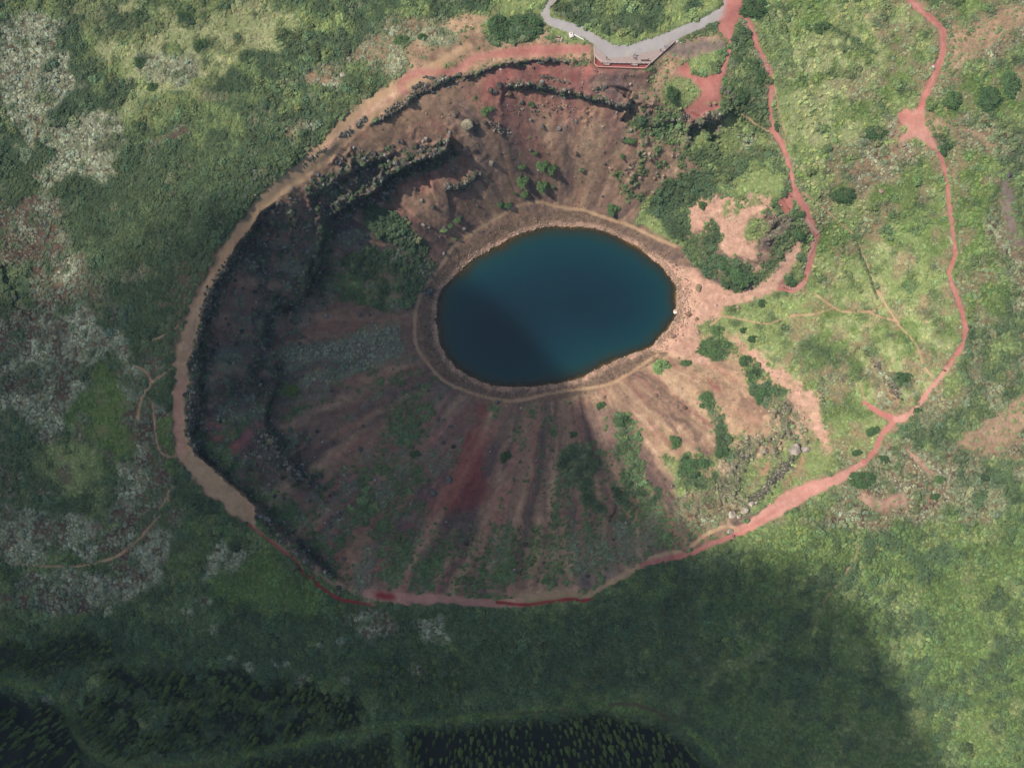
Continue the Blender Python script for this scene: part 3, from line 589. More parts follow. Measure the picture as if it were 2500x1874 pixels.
P('rockland', 't3', [(1200, 640), (1540, 600), (1560, 650), (1400, 760), (1250, 960), (1130, 1000), (1180, 800)], 8, 1, .8)
P('rockland', 't3', [(1060, 1000), (1400, 1150), (1200, 1400), (1080, 1400), (950, 1220)], 14, 1, .5)
P('grass', 't3', [(1000, 640), (1180, 560), (1160, 800), (1100, 1000), (920, 940), (900, 800)], 10, 1)
P('scrub', 't3', [(1420, 760), (1560, 700), (1700, 700), (1690, 900), (1500, 1000), (1380, 1150), (1240, 1060), (1300, 900)], 10, 1)
P('scrub', 't4', [(1500, 80), (1700, 0), (1640, 160), (1480, 330), (1380, 400), (1300, 440), (1300, 260)], 8, 1)
P('darkscrub', 't3', [(0, 0), (360, 0), (540, 200), (450, 360), (300, 400), (150, 500), (40, 560), (-80, 500), (-200, 300)], 10)
P('scrub', 't3', [(0, 860), (120, 840), (250, 820), (290, 1100), (330, 1280), (200, 1280), (60, 1060), (0, 980)], 8)
P('darkscrub', 't3', [(380, 640), (480, 680), (560, 830), (500, 1000), (440, 1120), (340, 1100), (290, 860)], 8)
P('darkscrub', 't3', [(340, 1150), (600, 1140), (620, 1230), (540, 1340), (530, 1440), (440, 1460), (340, 1380)], 8)
P('darkscrub', 't4', [(960, 160), (1060, 50), (1200, 110), (1320, 180), (1320, 280), (1220, 440), (1100, 500), (1020, 470), (880, 400), (880, 330)], 6)
P('darkscrub', 't4', [(1730, 300), (1850, 280), (1920, 320), (1880, 410), (1760, 380)], 4)
P('scrub', 't4', [(1960, 180), (2020, 180), (2000, 380), (1930, 390)], 3)
P('grass', 't4', [(930, 730), (1380, 640), (1500, 560), (1700, 500), (2211, 480), (2211, 1000), (1700, 1400), (1200, 1100), (900, 980), (880, 860)], 6, 1)
P('scrub', 't4', [(960, 730), (1100, 720), (1100, 860), (1000, 820)], 8)
P('scrub', 't4', [(1040, 900), (1180, 870), (1200, 960), (1100, 1010), (1010, 980)], 6)
P('darkscrub', 't4', [(600, 1250), (700, 1140), (900, 1120), (1000, 1200), (1090, 1300), (1000, 1340), (860, 1300), (820, 1420), (720, 1400)], 7)
P('scrub', 't4', [(780, 1020), (920, 980), (900, 1100), (800, 1120)], 6)
P('meadow', 'c', [(560, 0), (760, -60), (1080, -60), (1000, 40), (800, 100), (700, 60)], 12, 2, .7)
# grassy banks round the red viewpoint
P('tan', 't2', [(0, 500), (120, 300), (400, 180), (800, 100), (900, 200), (760, 380), (560, 420), (460, 460), (420, 500), (280, 640), (250, 720), (100, 800), (0, 900), (-120, 800)], 10, 2)
P('greyash', 't2', [(100, 350), (240, 250), (400, 220), (800, 160), (980, 240), (980, 330), (860, 380), (720, 440), (640, 380), (420, 440), (200, 430)], 12, 2)
P('tan', 't2', [(-160, 840), (100, 780), (100, 1050), (250, 1150), (100, 1330), (-60, 1400), (-240, 1300), (-300, 1000)], 14, 2, .9)
P('grass', 't2', [(470, 480), (560, 440), (780, 380), (980, 350), (960, 450), (900, 590), (700, 690), (500, 680), (450, 600)], 4, 1)
P('grass', 't2', [(100, 800), (300, 700), (440, 740), (600, 850), (630, 900), (560, 1020), (400, 1140), (300, 1180), (130, 1120), (60, 1000)], 5, 1)
P('scrub', 't2', [(130, 1180), (370, 1180), (360, 1380), (180, 1420), (100, 1320)], 8)
P('grass', 't2', [(-60, 1440), (300, 1400), (700, 1300), (1000, 1180), (1200, 1240), (1500, 1400), (1600, 1658), (-100, 1658)], 12, 2)
P('scrub', 't2', [(900, 1000), (1060, 900), (1200, 1100), (1500, 1200), (1540, 1400), (1300, 1340), (1100, 1200), (900, 1200)], 10, 2)
P('moss', 't2', [(1120, 1480), (1380, 1440), (1400, 1600), (1200, 1658)], 12)
P('rockland', 't2', [(440, 1340), (700, 1200), (900, 1170), (900, 1280), (740, 1480), (560, 1560), (420, 1500)], 14, 1, .8)
P('grass', 't2', [(540, 1480), (700, 1300), (860, 1260), (840, 1500), (700, 1640), (560, 1640)], 16, 1, .6)
P('slopetan', 'b', [(1900, 640), (2060, 560), (2080, 760), (2000, 860), (2230, 900), (2240, 1130), (1990, 1210), (1900, 1330), (1780, 1300), (1760, 1000), (1820, 800)], 22, 3, .85)
m = polymask(Z('b', [(1880, 640), (2060, 560), (2240, 900), (2240, 1130), (1900, 1330), (1780, 1200), (1820, 800)]), 20, 2)
put('scrub', (m[0], m[1] * sstep(.56, .62, fbm(U[m[0]], V[m[0]], 20, 83, 3, .6)) * .9)); put('rockland', (m[0], m[1] * sstep(.58, .64, fbm(U[m[0]], V[m[0]], 18, 87, 3, .6)) * .5))
P('slopegreen', 'b', [(1960, 760), (2150, 700), (2212, 760), (2212, 960), (2060, 900), (1960, 860)], 14, 1, .8)
P('grass', 'b', [(1900, 1400), (1960, 1280), (2100, 1180), (2240, 1120), (2240, 1600), (2100, 1540), (1980, 1480)], 8, 1)
P('darkscrub', 'b', [(1980, 1300), (2100, 1160), (2240, 1110), (2240, 1500), (2160, 1560), (2060, 1440), (1960, 1380)], 10)
P('grass', 't3', [(560, 60), (1000, 0), (1350, 0), (1470, 200), (1300, 340), (1180, 380), (1000, 400), (820, 500), (760, 620), (600, 600), (600, 400), (700, 260), (560, 200)], 14, 1)
P('scrub', 't3', [(560, 60), (760, 60), (760, 180), (620, 180), (520, 100)], 10, 1)

# small-scale mixture: bushes, bare spots, pits
oldOID = OID.copy()
veg = np.isin(OID, (1,)) * 1.0
sp1 = fbm(U, V, 20, 300, 3, .6); sp2 = fbm(U, V, 34, 310, 4, .6); sp3 = fbm(U, V, 12, 320, 2, .6); sp4 = fbm(U, V, 90, 330, 3)
outm = 1 - AIN
N('darkscrub', boxblur((veg * (sp1 > .60) * (sp4 > .42)).astype(np.float32), 1) * .85)
N('grass', boxblur((veg * (sp2 < .37) * outm * (V < 1250) * ((U > 1500) | (V < 360))).astype(np.float32), 1) * .6)
N('meadow', boxblur((veg * (sp2 < .34) * outm * (V >= 1250)).astype(np.float32), 1) * .6)
N('heathtan', boxblur((veg * (sp2 > .57) * (U > 2120 - .25 * V) * (V < 1280)).astype(np.float32), 1) * .6)
N('heathtan', boxblur((veg * (sp2 > .66) * (sp1 < .5) * (V < 1200)).astype(np.float32), 1) * .55)
cm_ = (oldOID == 4) * 1.0 * (lake_sd > 46)
sw = sstep(1500, 1000, U) * cm_
q_ = streak(240, .08, 18, 340); q2 = fbm(U, V, 46, 345, 4, .6)
N('lichen', boxblur((sw * (q2 > .56) * (q_ > .5) * (V > 560)).astype(np.float32), 1) * .6)
N('slopegreen', boxblur((cm_ * (q2 < .43) * (q_ > .50) * (V > 900) * (U < 1480) * (np.hypot((U - 1130) / 90, (V - 1130) / 190) > 1)).astype(np.float32), 1) * .75)
s1 = streak(230, .04, 20, 350, 4); s2_ = streak(230, .04, 15, 355, 4); s3 = streak(230, .05, 9, 358, 3); lowv = sstep(700, 950, V) * .45 + .55
N('slopedark', boxblur((cm_ * sstep(.50, .60, s1)).astype(np.float32), 1) * .75 * lowv)
N('slopetan', boxblur((cm_ * sstep(.56, .66, s2_)).astype(np.float32), 1) * .55 * lowv)
N('slopered', boxblur((cm_ * sstep(.60, .68, s3)).astype(np.float32), 1) * .45 * lowv)
P('deepred', 'e', [(880, 940), (920, 940), (900, 1080), (900, 1250), (960, 1560), (880, 1658), (560, 1640), (680, 1540), (740, 1380), (830, 1100)], 14, 3, .7)
hm = np.isin(oldOID, (2,)) * 1.0
N('scrub', boxblur((hm * (sp1 > .59)).astype(np.float32), 1) * .9)
N('heath', boxblur((hm * (sp3 < .34)).astype(np.float32), 0) * .8)
N('moss', boxblur((hm * (sp2 > .60) * (sp1 < .56)).astype(np.float32), 1) * .7)
OID = np.where(np.isin(OID, (1, 2)), np.where(np.isin(oldOID, (1, 2)), oldOID, OID), OID)
# shore, paths
sh = (1 - sstep(34, 44, lake_sd)) * (lake_sd > -400)
sh = sh * np.where((U > 1590) & (V < 860), (1 - sstep(8, 16, lake_sd)), 1)
N('shore', sh)
wl = (1 - sstep(3, 12, np.abs(lake_sd - 4)))
N('bare', wl * (.2 + 1.1 * sstep(.35, .65, fbm(U, V, 16, 410, 3, .7))) * .75 * (lake_sd > -2))
LN('path', 'b', [(660, 1690), (740, 1560), (900, 1470), (1100, 1340), (1200, 1305), (1290, 1297), (1420, 1335), (1560, 1340), (1700, 1400), (1880, 1450), (2000, 1520), (2150, 1580)], 3.8, 2, 2.5, .9)
LN('path', 'e', [(700, 0), (650, 80), (560, 190), (510, 270), (485, 380), (478, 500), (490, 600), (560, 700), (650, 810), (800, 880), (1000, 940), (1180, 940), (1400, 880), (1600, 860), (1760, 830), (1850, 770), (2040, 650)], 3.8, 2, 2.5, .9)
def shoulder(t, pts, w, k=.75):
    s_, m_ = linemask(smooth(Z(t, pts), 2), w, 14, 8); put('heathtan', (s_, m_ * sstep(.42, .6, fbm(U[s_], V[s_], 24, 450, 3, .65)) * k))
shoulder('F', [(2050, 790), (2088, 712), (2058, 620), (2050, 590), (2064, 550), (2050, 440), (2010, 305)], 20)
shoulder('c', [(1490, 10), (1670, 160), (1690, 300), (1570, 620), (1540, 720)], 22)
shoulder('c', [(395, 70), (470, 220), (590, 560), (600, 840), (690, 1020), (760, 1270), (880, 1510), (822, 1730)], 16)
shoulder('F', [(1700, 1085), (1840, 1020), (1890, 975), (1930, 910), (2020, 830)], 22, .9)
LN('brown', 'F', [(700, 330), (600, 415), (510, 515), (455, 640), (412, 740), (398, 850), (392, 960), (450, 1030), (530, 1110)], [18, 22, 26, 30, 34, 26, 24, 40, 26], 8, 9, .85)
LN('path', 'F', [(1010, 100), (960, 130), (900, 170), (870, 192), (830, 215), (770, 265), (710, 315), (650, 368), (600, 405), (555, 447), (510, 505), (475, 565), (450, 620), (425, 665), (407, 730), (393, 790), (388, 850), (388, 920), (395, 970), (430, 1015), (480, 1060), (530, 1105), (548, 1130)],
   [10, 14, 16, 19, 22, 27, 27, 23, 19, 17, 15, 14, 14, 14, 18, 19, 16, 14, 17, 25, 31, 23, 8], 9, 7, .85)
LN('redpink', 'F', [(391, 820), (386, 870), (386, 930), (392, 975)], 7, 5, 5, .7)
LN('bare', 'F', [(870, 192), (790, 245), (700, 320)], 8, 5, 5, .6)
P('red', 'b', [(370, 560), (390, 500), (500, 440), (620, 450), (750, 440), (780, 400), (900, 340), (1100, 310), (1300, 280), (1550, 290), (1620, 290), (1620, 345), (1400, 350), (1100, 370), (900, 380), (800, 450), (740, 490), (560, 480), (470, 500), (400, 560), (460, 590), (400, 620)], 6, 2)
P('asphalt', 't1', [(250, -260), (330, -260), (230, 0), (115, 110), (130, 230), (560, 350), (780, 490), (960, 590), (1080, 615), (1200, 610), (1600, 480), (2211, 230), (2420, 110), (2520, -120), (2590, -220), (2820, -220), (2720, 0), (2560, 210), (2211, 370), (1950, 480), (1790, 570), (1480, 845), (830, 835), (740, 740), (720, 600), (560, 500), (330, 420), (100, 340), (20, 260), (10, 160), (100, 30)], 1.0, 0)
LN('darkred', 't7', [(160, 220), (300, 330), (420, 430), (550, 520), (680, 630), (770, 660), (820, 760), (890, 880), (1010, 950), (1100, 1060), (1250, 1140), (1400, 1240), (1560, 1260), (1820, 1300)], 4.2, 2, 2)
LN('path', 'g', [(1100, 70), (1200, 140), (1290, 210), (1380, 290), (1480, 330), (1580, 370), (1620, 400)], 8, 5, 6, .45)
LN('redpink', 'g', [(1585, 355), (1700, 385), (1900, 386), (2120, 402), (2250, 405)], [10, 15, 12, 11, 11], 4, 4, .8)
P('darkred', 't7', [(1800, 1100), (1900, 1110), (2130, 1160), (2120, 1220), (2030, 1235), (1850, 1190)], 4, 1)
P('path', 't8', [(-200, 1560), (0, 1520), (250, 1460), (700, 1410), (1000, 1470), (1050, 1560), (500, 1600), (-200, 1640)], 6, 3, .75)
LN('path', 't8', [(950, 1530), (1100, 1450), (1250, 1340), (1450, 1230), (1700, 1080), (1900, 990), (2211, 930)], 8, 4, 4, .85)
LN('darkred', 't8', [(-260, 1600), (0, 1640), (250, 1630), (450, 1590), (780, 1550), (880, 1590), (1040, 1555)], 4.0, 2, 2)
LN('red', 'h', [(560, 240), (620, 225), (760, 195), (900, 130), (1040, 80), (1120, 30), (1180, -10)], 6.5, 3, 3)
LN('redpink', 'F', [(1590, 1148), (1640, 1125), (1690, 1090), (1740, 1062), (1800, 1038), (1840, 1016), (1868, 998)], [8, 16, 22, 17, 13, 9, 7], 5, 4)
LN('red', 'F', [(1590, 1150), (1650, 1120), (1690, 1092)], 5, 4, 4, .6)
LN('red', 'F', [(1868, 998), (1890, 970), (1903, 938), (1935, 907)], [7, 6.5, 6, 8], 2, 2)
LN('red', 'F', [(1935, 907), (1900, 892), (1868, 870)], [9, 7, 6], 2, 2)
LN('redpink', 'F', [(1935, 907), (1965, 898), (1982, 878), (2000, 850), (2020, 828), (2035, 808), (2060, 775)], [8, 8, 6, 6.5, 5, 5, 5], 3, 2)
LN('red', 'F', [(2050, 790), (2078, 748), (2088, 712), (2076, 665), (2058, 620), (2050, 590), (2064, 550), (2058, 500), (2050, 440), (2046, 395), (2036, 345), (2010, 305)], [5.5, 6, 6, 5.5, 5, 5, 5, 4.5, 4.5, 4.5, 5, 6], 2, 2)
LN('red', 'c', [(1440, -80), (1490, 10), (1540, 60), (1600, 110), (1670, 160), (1690, 210), (1690, 300), (1670, 400), (1620, 510), (1570, 620), (1540, 720)], 8, 2, 2)
P('redpink', 'u6', [(590, 460), (700, 500), (850, 440), (890, 700), (1010, 850), (1060, 1030), (900, 960), (760, 850), (540, 930), (500, 980), (540, 850), (640, 760), (580, 700), (510, 590)], 3, 1)
P('red', 'u6', [(590, 460), (670, 520), (640, 700), (580, 700), (510, 590)], 3, 2, .7)
P('tan', 'u6', [(880, 500), (1100, 560), (1130, 620), (1350, 690), (1600, 780), (1870, 960), (1750, 1000), (1600, 850), (1250, 740), (1000, 800), (880, 700)], 5, 1, .9)
E('meadow', 'u6', [(910, 560, 30, 25), (1060, 560, 50, 30), (1250, 560, 50, 40), (970, 660, 28, 18), (1130, 740, 30, 22), (1150, 500, 20, 40)], 3)
LN('red', 'c', [(395, 70), (440, 130), (470, 220), (500, 300), (550, 400), (580, 480), (590, 560), (580, 640), (580, 740), (600, 840), (650, 920), (690, 1020), (715, 1120), (730, 1200), (760, 1270), (810, 1340), (830, 1400), (855, 1470), (880, 1510), (860, 1570), (840, 1658), (822, 1730), (806, 1800), (770, 1845), (720, 1862), (650, 1850)],
   [6, 6.5, 6.5, 7.5, 7, 6.5, 6, 5.5, 5.5, 6, 7, 5.5, 6, 6, 8, 8, 7, 8, 7, 7, 8, 7, 5, 6, 7, 8], 2, 1.5)
P('red', 't3', [(1330, 400), (1420, 300), (1490, 240), (1540, 330), (1530, 480), (1480, 570), (1430, 580), (1370, 500)], 2, 1)
P('red', 'c', [(300, -60), (430, -60), (395, 90), (350, 200), (330, 250), (280, 240), (230, 180), (280, 80)], 4, 2)
LN('red', 'c', [(320, 230), (322, 320), (300, 400), (262, 470)], 4.6, 2, 1.5)
P('red', 't2', [(430, 500), (460, 560), (470, 650), (560, 700), (700, 700), (830, 650), (920, 580), (960, 640), (900, 760), (870, 900), (890, 1000), (890, 1140), (700, 1190), (560, 1250), (440, 1330), (420, 1300), (470, 1230), (360, 1160), (500, 1060), (620, 960), (630, 880), (540, 780), (400, 700), (280, 670), (300, 580)], 3, 1)
for (t, pts, w) in (('f', [(860, 250), (960, 320), (1050, 375), (1220, 375), (1290, 335)], 2.6), ('f', [(1150, -60), (1180, 20), (1230, 130), (1280, 270), (1370, 400), (1440, 490), (1520, 580), (1550, 680), (1580, 750), (1640, 800)], 2.6),
                    ('f', [(1220, 375), (1300, 410), (1390, 430)], 2.2), ('f', [(270, 400), (400, 420), (580, 460), (700, 390), (830, 400), (990, 345)], 2.4), ('f', [(180, 470), (270, 400), (275, 340)], 2.6),
                    ('c', [(780, 1230), (920, 1330), (1010, 1420), (1110, 1500)], 2.4), ('c', [(350, 680), (450, 770), (570, 840)], 2.6), ('c', [(1700, 620), (1720, 760)], 2.5), ('c', [(610, 560), (630, 700), (680, 860)], 2.0),
                    ('d', [(1110, 710), (1060, 770), (980, 820), (930, 880), (890, 950), (890, 1080)], 4.0), ('d', [(770, 690), (850, 710), (930, 740), (980, 820)], 3.0), ('d', [(980, 960), (1000, 1140), (1010, 1240), (1050, 1300), (1130, 1300)], 3.0),
                    ('d', [(1110, 1490), (1070, 1560), (1030, 1630)], 3.0), ('g', [(-30, 225), (150, 240), (350, 245), (500, 210), (600, 130), (690, 20)], 3.0), ('d', [(1150, 460), (1060, 520), (900, 580)], 2.0),
                    ('t6', [(250, 1500), (500, 1320), (720, 1230), (900, 1290)], 5.0), ('t5', [(1080, 300), (1180, 520)], 2.4), ('f', [(1640, 840), (1720, 760), (1750, 690)], 2.2), ('h', [(1340, 400), (1400, 330), (1480, 220), (1500, 160)], 2.6)):
    LN('path', t, pts, w, 3.5, 1.8, .62)
    sl_m = linemask(smooth(Z(t, pts), 2), w, 3.5, 1.8); put('path', (sl_m[0], sl_m[1] * sstep(.38, .6, fbm(U[sl_m[0]], V[sl_m[0]], 22, 420, 3, .6)) * .75))
P('bare', 'g', [(1580, 330), (1640, 330), (1600, 400), (1560, 390)], 4, 2, .5)

for (t, pts, w) in (('c', [(900, 150), (1000, 190), (1120, 260), (1260, 345)], 2.6), ('c', [(600, 60), (650, 160), (700, 260), (722, 400)], 2.2), ('f', [(1160, 0), (1220, 130), (1270, 290)], 2.0), ('c', [(1120, 1510), (1170, 1658)], 2.4)):
    LN('darkscrub', t, pts, w, 3, 2, .9)
for (t, pts) in (('c', [(395, 70), (440, 130), (500, 300), (550, 400), (590, 560), (580, 740), (650, 920), (690, 1020), (730, 1200)]), ('c', [(1500, 20), (1600, 110), (1690, 220), (1690, 300), (1620, 510), (1570, 620)])):
    LN('redpink', t, pts, 2.2, 5, 2.5, .6)
m = polymask(Z('t3', [(40, 500), (420, 300), (700, 260), (1250, 330), (1300, 600), (1250, 760), (1150, 1150), (1300, 1350), (1050, 1300), (600, 1200), (500, 900), (60, 850)]), 12, 1)
put('bare', (m[0], m[1] * sstep(.52, .60, fbm(U[m[0]], V[m[0]], 18, 470, 3, .65)) * .85 * (OID[m[0]] < 6)))
m = polymask(Z('F', [(-60, 540), (180, 560), (330, 740), (370, 1000), (420, 1100), (300, 1260), (-60, 1260)]), 30, 3)
put('heath', (m[0], m[1] * sstep(.55, .63, fbm(U[m[0]], V[m[0]], 44, 480, 4, .6)) * .75 * (OID[m[0]] < 3)))
m = polymask(Z('F', [(1480, 740), (1600, 720), (1780, 860), (1800, 960), (1640, 1000), (1480, 1060), (1400, 900)]), 20, 3)
put('slopetan', (m[0], m[1] * sstep(.54, .62, fbm(U[m[0]], V[m[0]], 30, 490, 4, .65)) * .7 * (OID[m[0]] < 6)))
# rocky bands along the scarps
RB = np.zeros(U.shape, np.float32)
for (s, sd, e, rk, band) in SCARPS:
    g = e * rk * np.exp(-(sd / band) ** 2) * (0.4 + 1.0 * sstep(.42, .6, fbm(U[s], V[s], 16, 120, 3, .6)))
    RB[s] = np.maximum(RB[s], g)
RB = np.clip(RB, 0, 1)
RB *= np.where(np.isin(OID, (6, 7, 8)), 0.0, 1.0) * (lake_sd > 6)
wst = sstep(1560, 1460, U)
put('rockdark', (ALL, RB * .8 * wst)); put('rockland', (ALL, RB * .8 * (1 - wst)))
for (t, x, y, a, b, k) in (('F', 620, 500, 110, 70, 1.2), ('F', 800, 370, 100, 40, 1.1), ('F', 700, 440, 90, 40, 1.1), ('F', 470, 900, 40, 60, .6), ('F', 600, 690, 60, 60, .6), ('F', 560, 560, 60, 90, .6), ('F', 540, 740, 60, 90, .5), ('F', 640, 620, 50, 70, .6), ('F', 760, 400, 90, 50, .8), ('F', 930, 330, 60, 40, .9), ('F', 600, 1000, 70, 60, .7), ('F', 720, 1080, 60, 60, .4), ('F', 1520, 260, 60, 40, .5),
                        ('F', 520, 830, 50, 80, .5), ('b', 700, 870, 60, 60, .6), ('F', 1680, 470, 30, 20, .6), ('t5', 1560, 380, 120, 120, .6), ('t6', 350, 1080, 260, 160, .4), ('b', 1500, 760, 260, 60, .35), ('b', 1850, 520, 120, 60, .3)):
    p = Z(t, [(x, y)])[0]; sc = TILES[t][2]
    g = np.exp(-(((U - p[0]) * sc / a) ** 2 + ((V - p[1]) * sc / b) ** 2))
    g = g * sstep(.44, .58, fbm(U, V, 22, 130, 3, .6)) * k * np.where(np.isin(OID, (6, 7, 8)), 0, 1)
    DEN['rock'] = np.maximum(DEN['rock'], g * .5); REL = np.maximum(REL, g * 1.1)

# fine relief
hn = fbm(U, V, 17, 140, 3, .6) - .5
hr = np.abs(fbm(U, V, 26, 150, 3, .55) - .5) * 2
gul = (streak(300, .05, 26, 160) - .5) * AIN * sstep(.3, .7, fbm(U, V, 120, 163, 3) + .1) * np.clip(lake_sd / 120, 0, 1)
near = 1 - far
REL = boxblur(REL, 1)
ZT += (REL * (hn * 1.6 + (0.5 - hr) * 0.8) * near).astype(np.float32)
rk = boxblur(np.clip(DEN['rock'] * 2, 0, 1) * (lake_sd > 10), 1)
ZT += rk * (np.maximum(fbm(U, V, 15, 170, 2, .6) - .46, 0) * 9.0).astype(np.float32)
ZT += (gul * (1.0 + .7 * sstep(700, 950, V))).astype(np.float32)
ZT += ((fbm(U, V, 160, 180, 3) - .5) * 4 * near * (1 - AIN)).astype(np.float32) * np.clip(lake_sd / 200, 0, 1)
# level ground under the deck and the asphalt path
fl = np.zeros(U.shape, np.float32)
for q in (Z('t1', [(-20, 100), (120, 30), (760, 480), (1100, 600), (1700, 400), (2560, 0), (2800, 0), (2500, 300), (1800, 600), (1480, 1000), (700, 1000), (640, 600), (60, 400)]),):
    s, m = polymask(q, 1, 3); fl[s] = np.maximum(fl[s], m)
ZT = ZT * (1 - fl) + 0.0 * fl
s, m = polymask(Z('t1', [(722, 742), (830, 846), (1480, 858), (1795, 575), (1860, 600), (1500, 900), (1410, 960), (740, 950), (700, 880), (700, 742)]), 1, 1); ZT[s] = ZT[s] * (1 - m) + np.minimum(ZT[s], -.62) * m
# water line: the shore dips under the lake
zl = -46.0
dep = np.where(lake_in, -0.25 - lake_d * .085, 0)
ZT = np.where(lake_in, np.minimum(zl + dep, zl - 0.1), np.maximum(ZT, zl + .12 + np.minimum(lake_sd, 60) * .035)).astype(np.float32)

# world positions
X = (U - 1250) * S * (H - ZT) / H
Y = -(V - 937) * S * (H - ZT) / H
def ground(u, v):
    z = samp(ZT, np.asarray(u, float), np.asarray(v, float))
    return (u - 1250) * S * (H - z) / H, -(v - 937) * S * (H - z) / H, z

# ------------------------------------------------------------------ materials
def nmat(name):
    m = bpy.data.materials.new(name); m.use_nodes = True
    nt = m.node_tree; nt.nodes.clear()
    out = nt.nodes.new('ShaderNodeOutputMaterial')
    b = nt.nodes.new('ShaderNodeBsdfPrincipled')
    b.inputs['Roughness'].default_value = .9
    b.inputs['Specular IOR Level'].default_value = .15
    nt.links.new(b.outputs[0], out.inputs[0])
    return m, nt, b

def noise(nt, scale, detail=4, rough=.6, vec=None):
    n = nt.nodes.new('ShaderNodeTexNoise'); n.inputs['Scale'].default_value = scale
    n.inputs['Detail'].default_value = detail; n.inputs['Roughness'].default_value = rough
    if vec is not None: nt.links.new(vec, n.inputs['Vector'])
    return n

def ramp(nt, fac, lo, hi, a=0.0, b=1.0):
    r = nt.nodes.new('ShaderNodeMapRange'); r.inputs['From Min'].default_value = lo; r.inputs['From Max'].default_value = hi
    r.inputs['To Min'].default_value = a; r.inputs['To Max'].default_value = b
    nt.links.new(fac, r.inputs['Value']); return r.outputs[0]

def scalecol(nt, col, fac):
    v = nt.nodes.new('ShaderNodeVectorMath'); v.operation = 'SCALE'
    nt.links.new(col, v.inputs[0])
    if isinstance(fac, float): v.inputs['Scale'].default_value = fac
    else: nt.links.new(fac, v.inputs['Scale'])
    return v.outputs[0]

def ground_mat(name, amp=.35, s1=.55, s2=2.6, bump=.25):
    m, nt, b = nmat(name)
    at = nt.nodes.new('ShaderNodeAttribute'); at.attribute_name = 'cover'
    geo = nt.nodes.new('ShaderNodeNewGeometry')
    n1 = noise(nt, s1, 5, .7, geo.outputs['Position']); n2 = noise(nt, s2, 3, .7, geo.outputs['Position'])
    f1 = ramp(nt, n1.outputs[0], .3, .7, 1 - amp, 1 + amp); f2 = ramp(nt, n2.outputs[0], .3, .7, 1 - amp * .8, 1 + amp * .8)
    mul = nt.nodes.new('ShaderNodeMath'); mul.operation = 'MULTIPLY'
    nt.links.new(f1, mul.inputs[0]); nt.links.new(f2, mul.inputs[1])
    c = scalecol(nt, at.outputs['Color'], mul.outputs[0])
    nt.links.new(c, b.inputs['Base Color'])
    bm = nt.nodes.new('ShaderNodeBump'); bm.inputs['Strength'].default_value = 1.0; bm.inputs['Distance'].default_value = bump
    nt.links.new(n2.outputs[0], bm.inputs['Height']); nt.links.new(bm.outputs[0], b.inputs['Normal'])
    return m

def simple_mat(name, c, rough=.85, var=.18, scale=6.0, bump=0.0, spec=.2, coords='Object'):
    m, nt, b = nmat(name)
    tc = nt.nodes.new('ShaderNodeTexCoord')
    n = noise(nt, scale, 4, .6, tc.outputs[coords])
    f = ramp(nt, n.outputs[0], .3, .7, 1 - var, 1 + var)
    rgb = nt.nodes.new('ShaderNodeRGB'); rgb.outputs[0].default_value = (*c, 1)
    nt.links.new(scalecol(nt, rgb.outputs[0], f), b.inputs['Base Color'])
    b.inputs['Roughness'].default_value = rough; b.inputs['Specular IOR Level'].default_value = spec
    if bump:
        bm = nt.nodes.new('ShaderNodeBump'); bm.inputs['Distance'].default_value = bump
        nt.links.new(n.outputs[0], bm.inputs['Height']); nt.links.new(bm.outputs[0], b.inputs['Normal'])
    return m

def tint_mat(name, trans=0.0, bump=0.0):
    """colour from the plant's own tint (instance attribute or custom property) times its leaf variation"""
    m, nt, b = nmat(name)
    at = nt.nodes.new('ShaderNodeAttribute'); at.attribute_type = 'INSTANCER'; at.attribute_name = 'tint'
    lv = nt.nodes.new('ShaderNodeAttribute'); lv.attribute_name = 'leafvar'
    c = scalecol(nt, at.outputs['Color'], lv.outputs['Fac'])
    nt.links.new(c, b.inputs['Base Color'])
    if trans:
        out = [n for n in nt.nodes if n.type == 'OUTPUT_MATERIAL'][0]
        tr = nt.nodes.new('ShaderNodeBsdfTranslucent'); nt.links.new(c, tr.inputs[0])
        mx = nt.nodes.new('ShaderNodeMixShader'); mx.inputs[0].default_value = trans
        nt.links.new(b.outputs[0], mx.inputs[1]); nt.links.new(tr.outputs[0], mx.inputs[2]); nt.links.new(mx.outputs[0], out.inputs[0])
    if bump:
        geo = nt.nodes.new('ShaderNodeNewGeometry')
        n = noise(nt, 2.2, 4, .7, geo.outputs['Position'])
        bm = nt.nodes.new('ShaderNodeBump'); bm.inputs['Distance'].default_value = bump
        nt.links.new(n.outputs[0], bm.inputs['Height']); nt.links.new(bm.outputs[0], b.inputs['Normal'])
        f = ramp(nt, n.outputs[0], .35, .65, .6, 1.45)
        nt.links.new(scalecol(nt, c, f), b.inputs['Base Color'])
    return m
M_LEAF = tint_mat('foliage', .12)
M_ROCK = tint_mat('lava_rock', 0, .35)
M_BARK = simple_mat('bark', (.07, .05, .035), bump=.02, scale=9)

# ------------------------------------------------------------------ the terrain, one mesh for each kind of ground
def mesh_np(name, co, faces, mat=None):
    me = bpy.data.meshes.new(name)
    me.vertices.add(len(co)); me.vertices.foreach_set('co', np.ascontiguousarray(co, np.float32).ravel())
    nf = len(faces); k = faces.shape[1]
    me.loops.add(nf * k); me.loops.foreach_set('vertex_index', np.ascontiguousarray(faces, np.int32).ravel())
    me.polygons.add(nf); me.polygons.foreach_set('loop_start', np.arange(0, nf * k, k, dtype=np.int32))
    me.update(calc_edges=True)
    if mat: me.materials.append(mat)
    return me

def add(name, me, parent=None, **props):
    o = bpy.data.objects.new(name, me); COL.objects.link(o)
    if parent: o.parent = parent
    for k, v in props.items(): o[k] = v
    return o

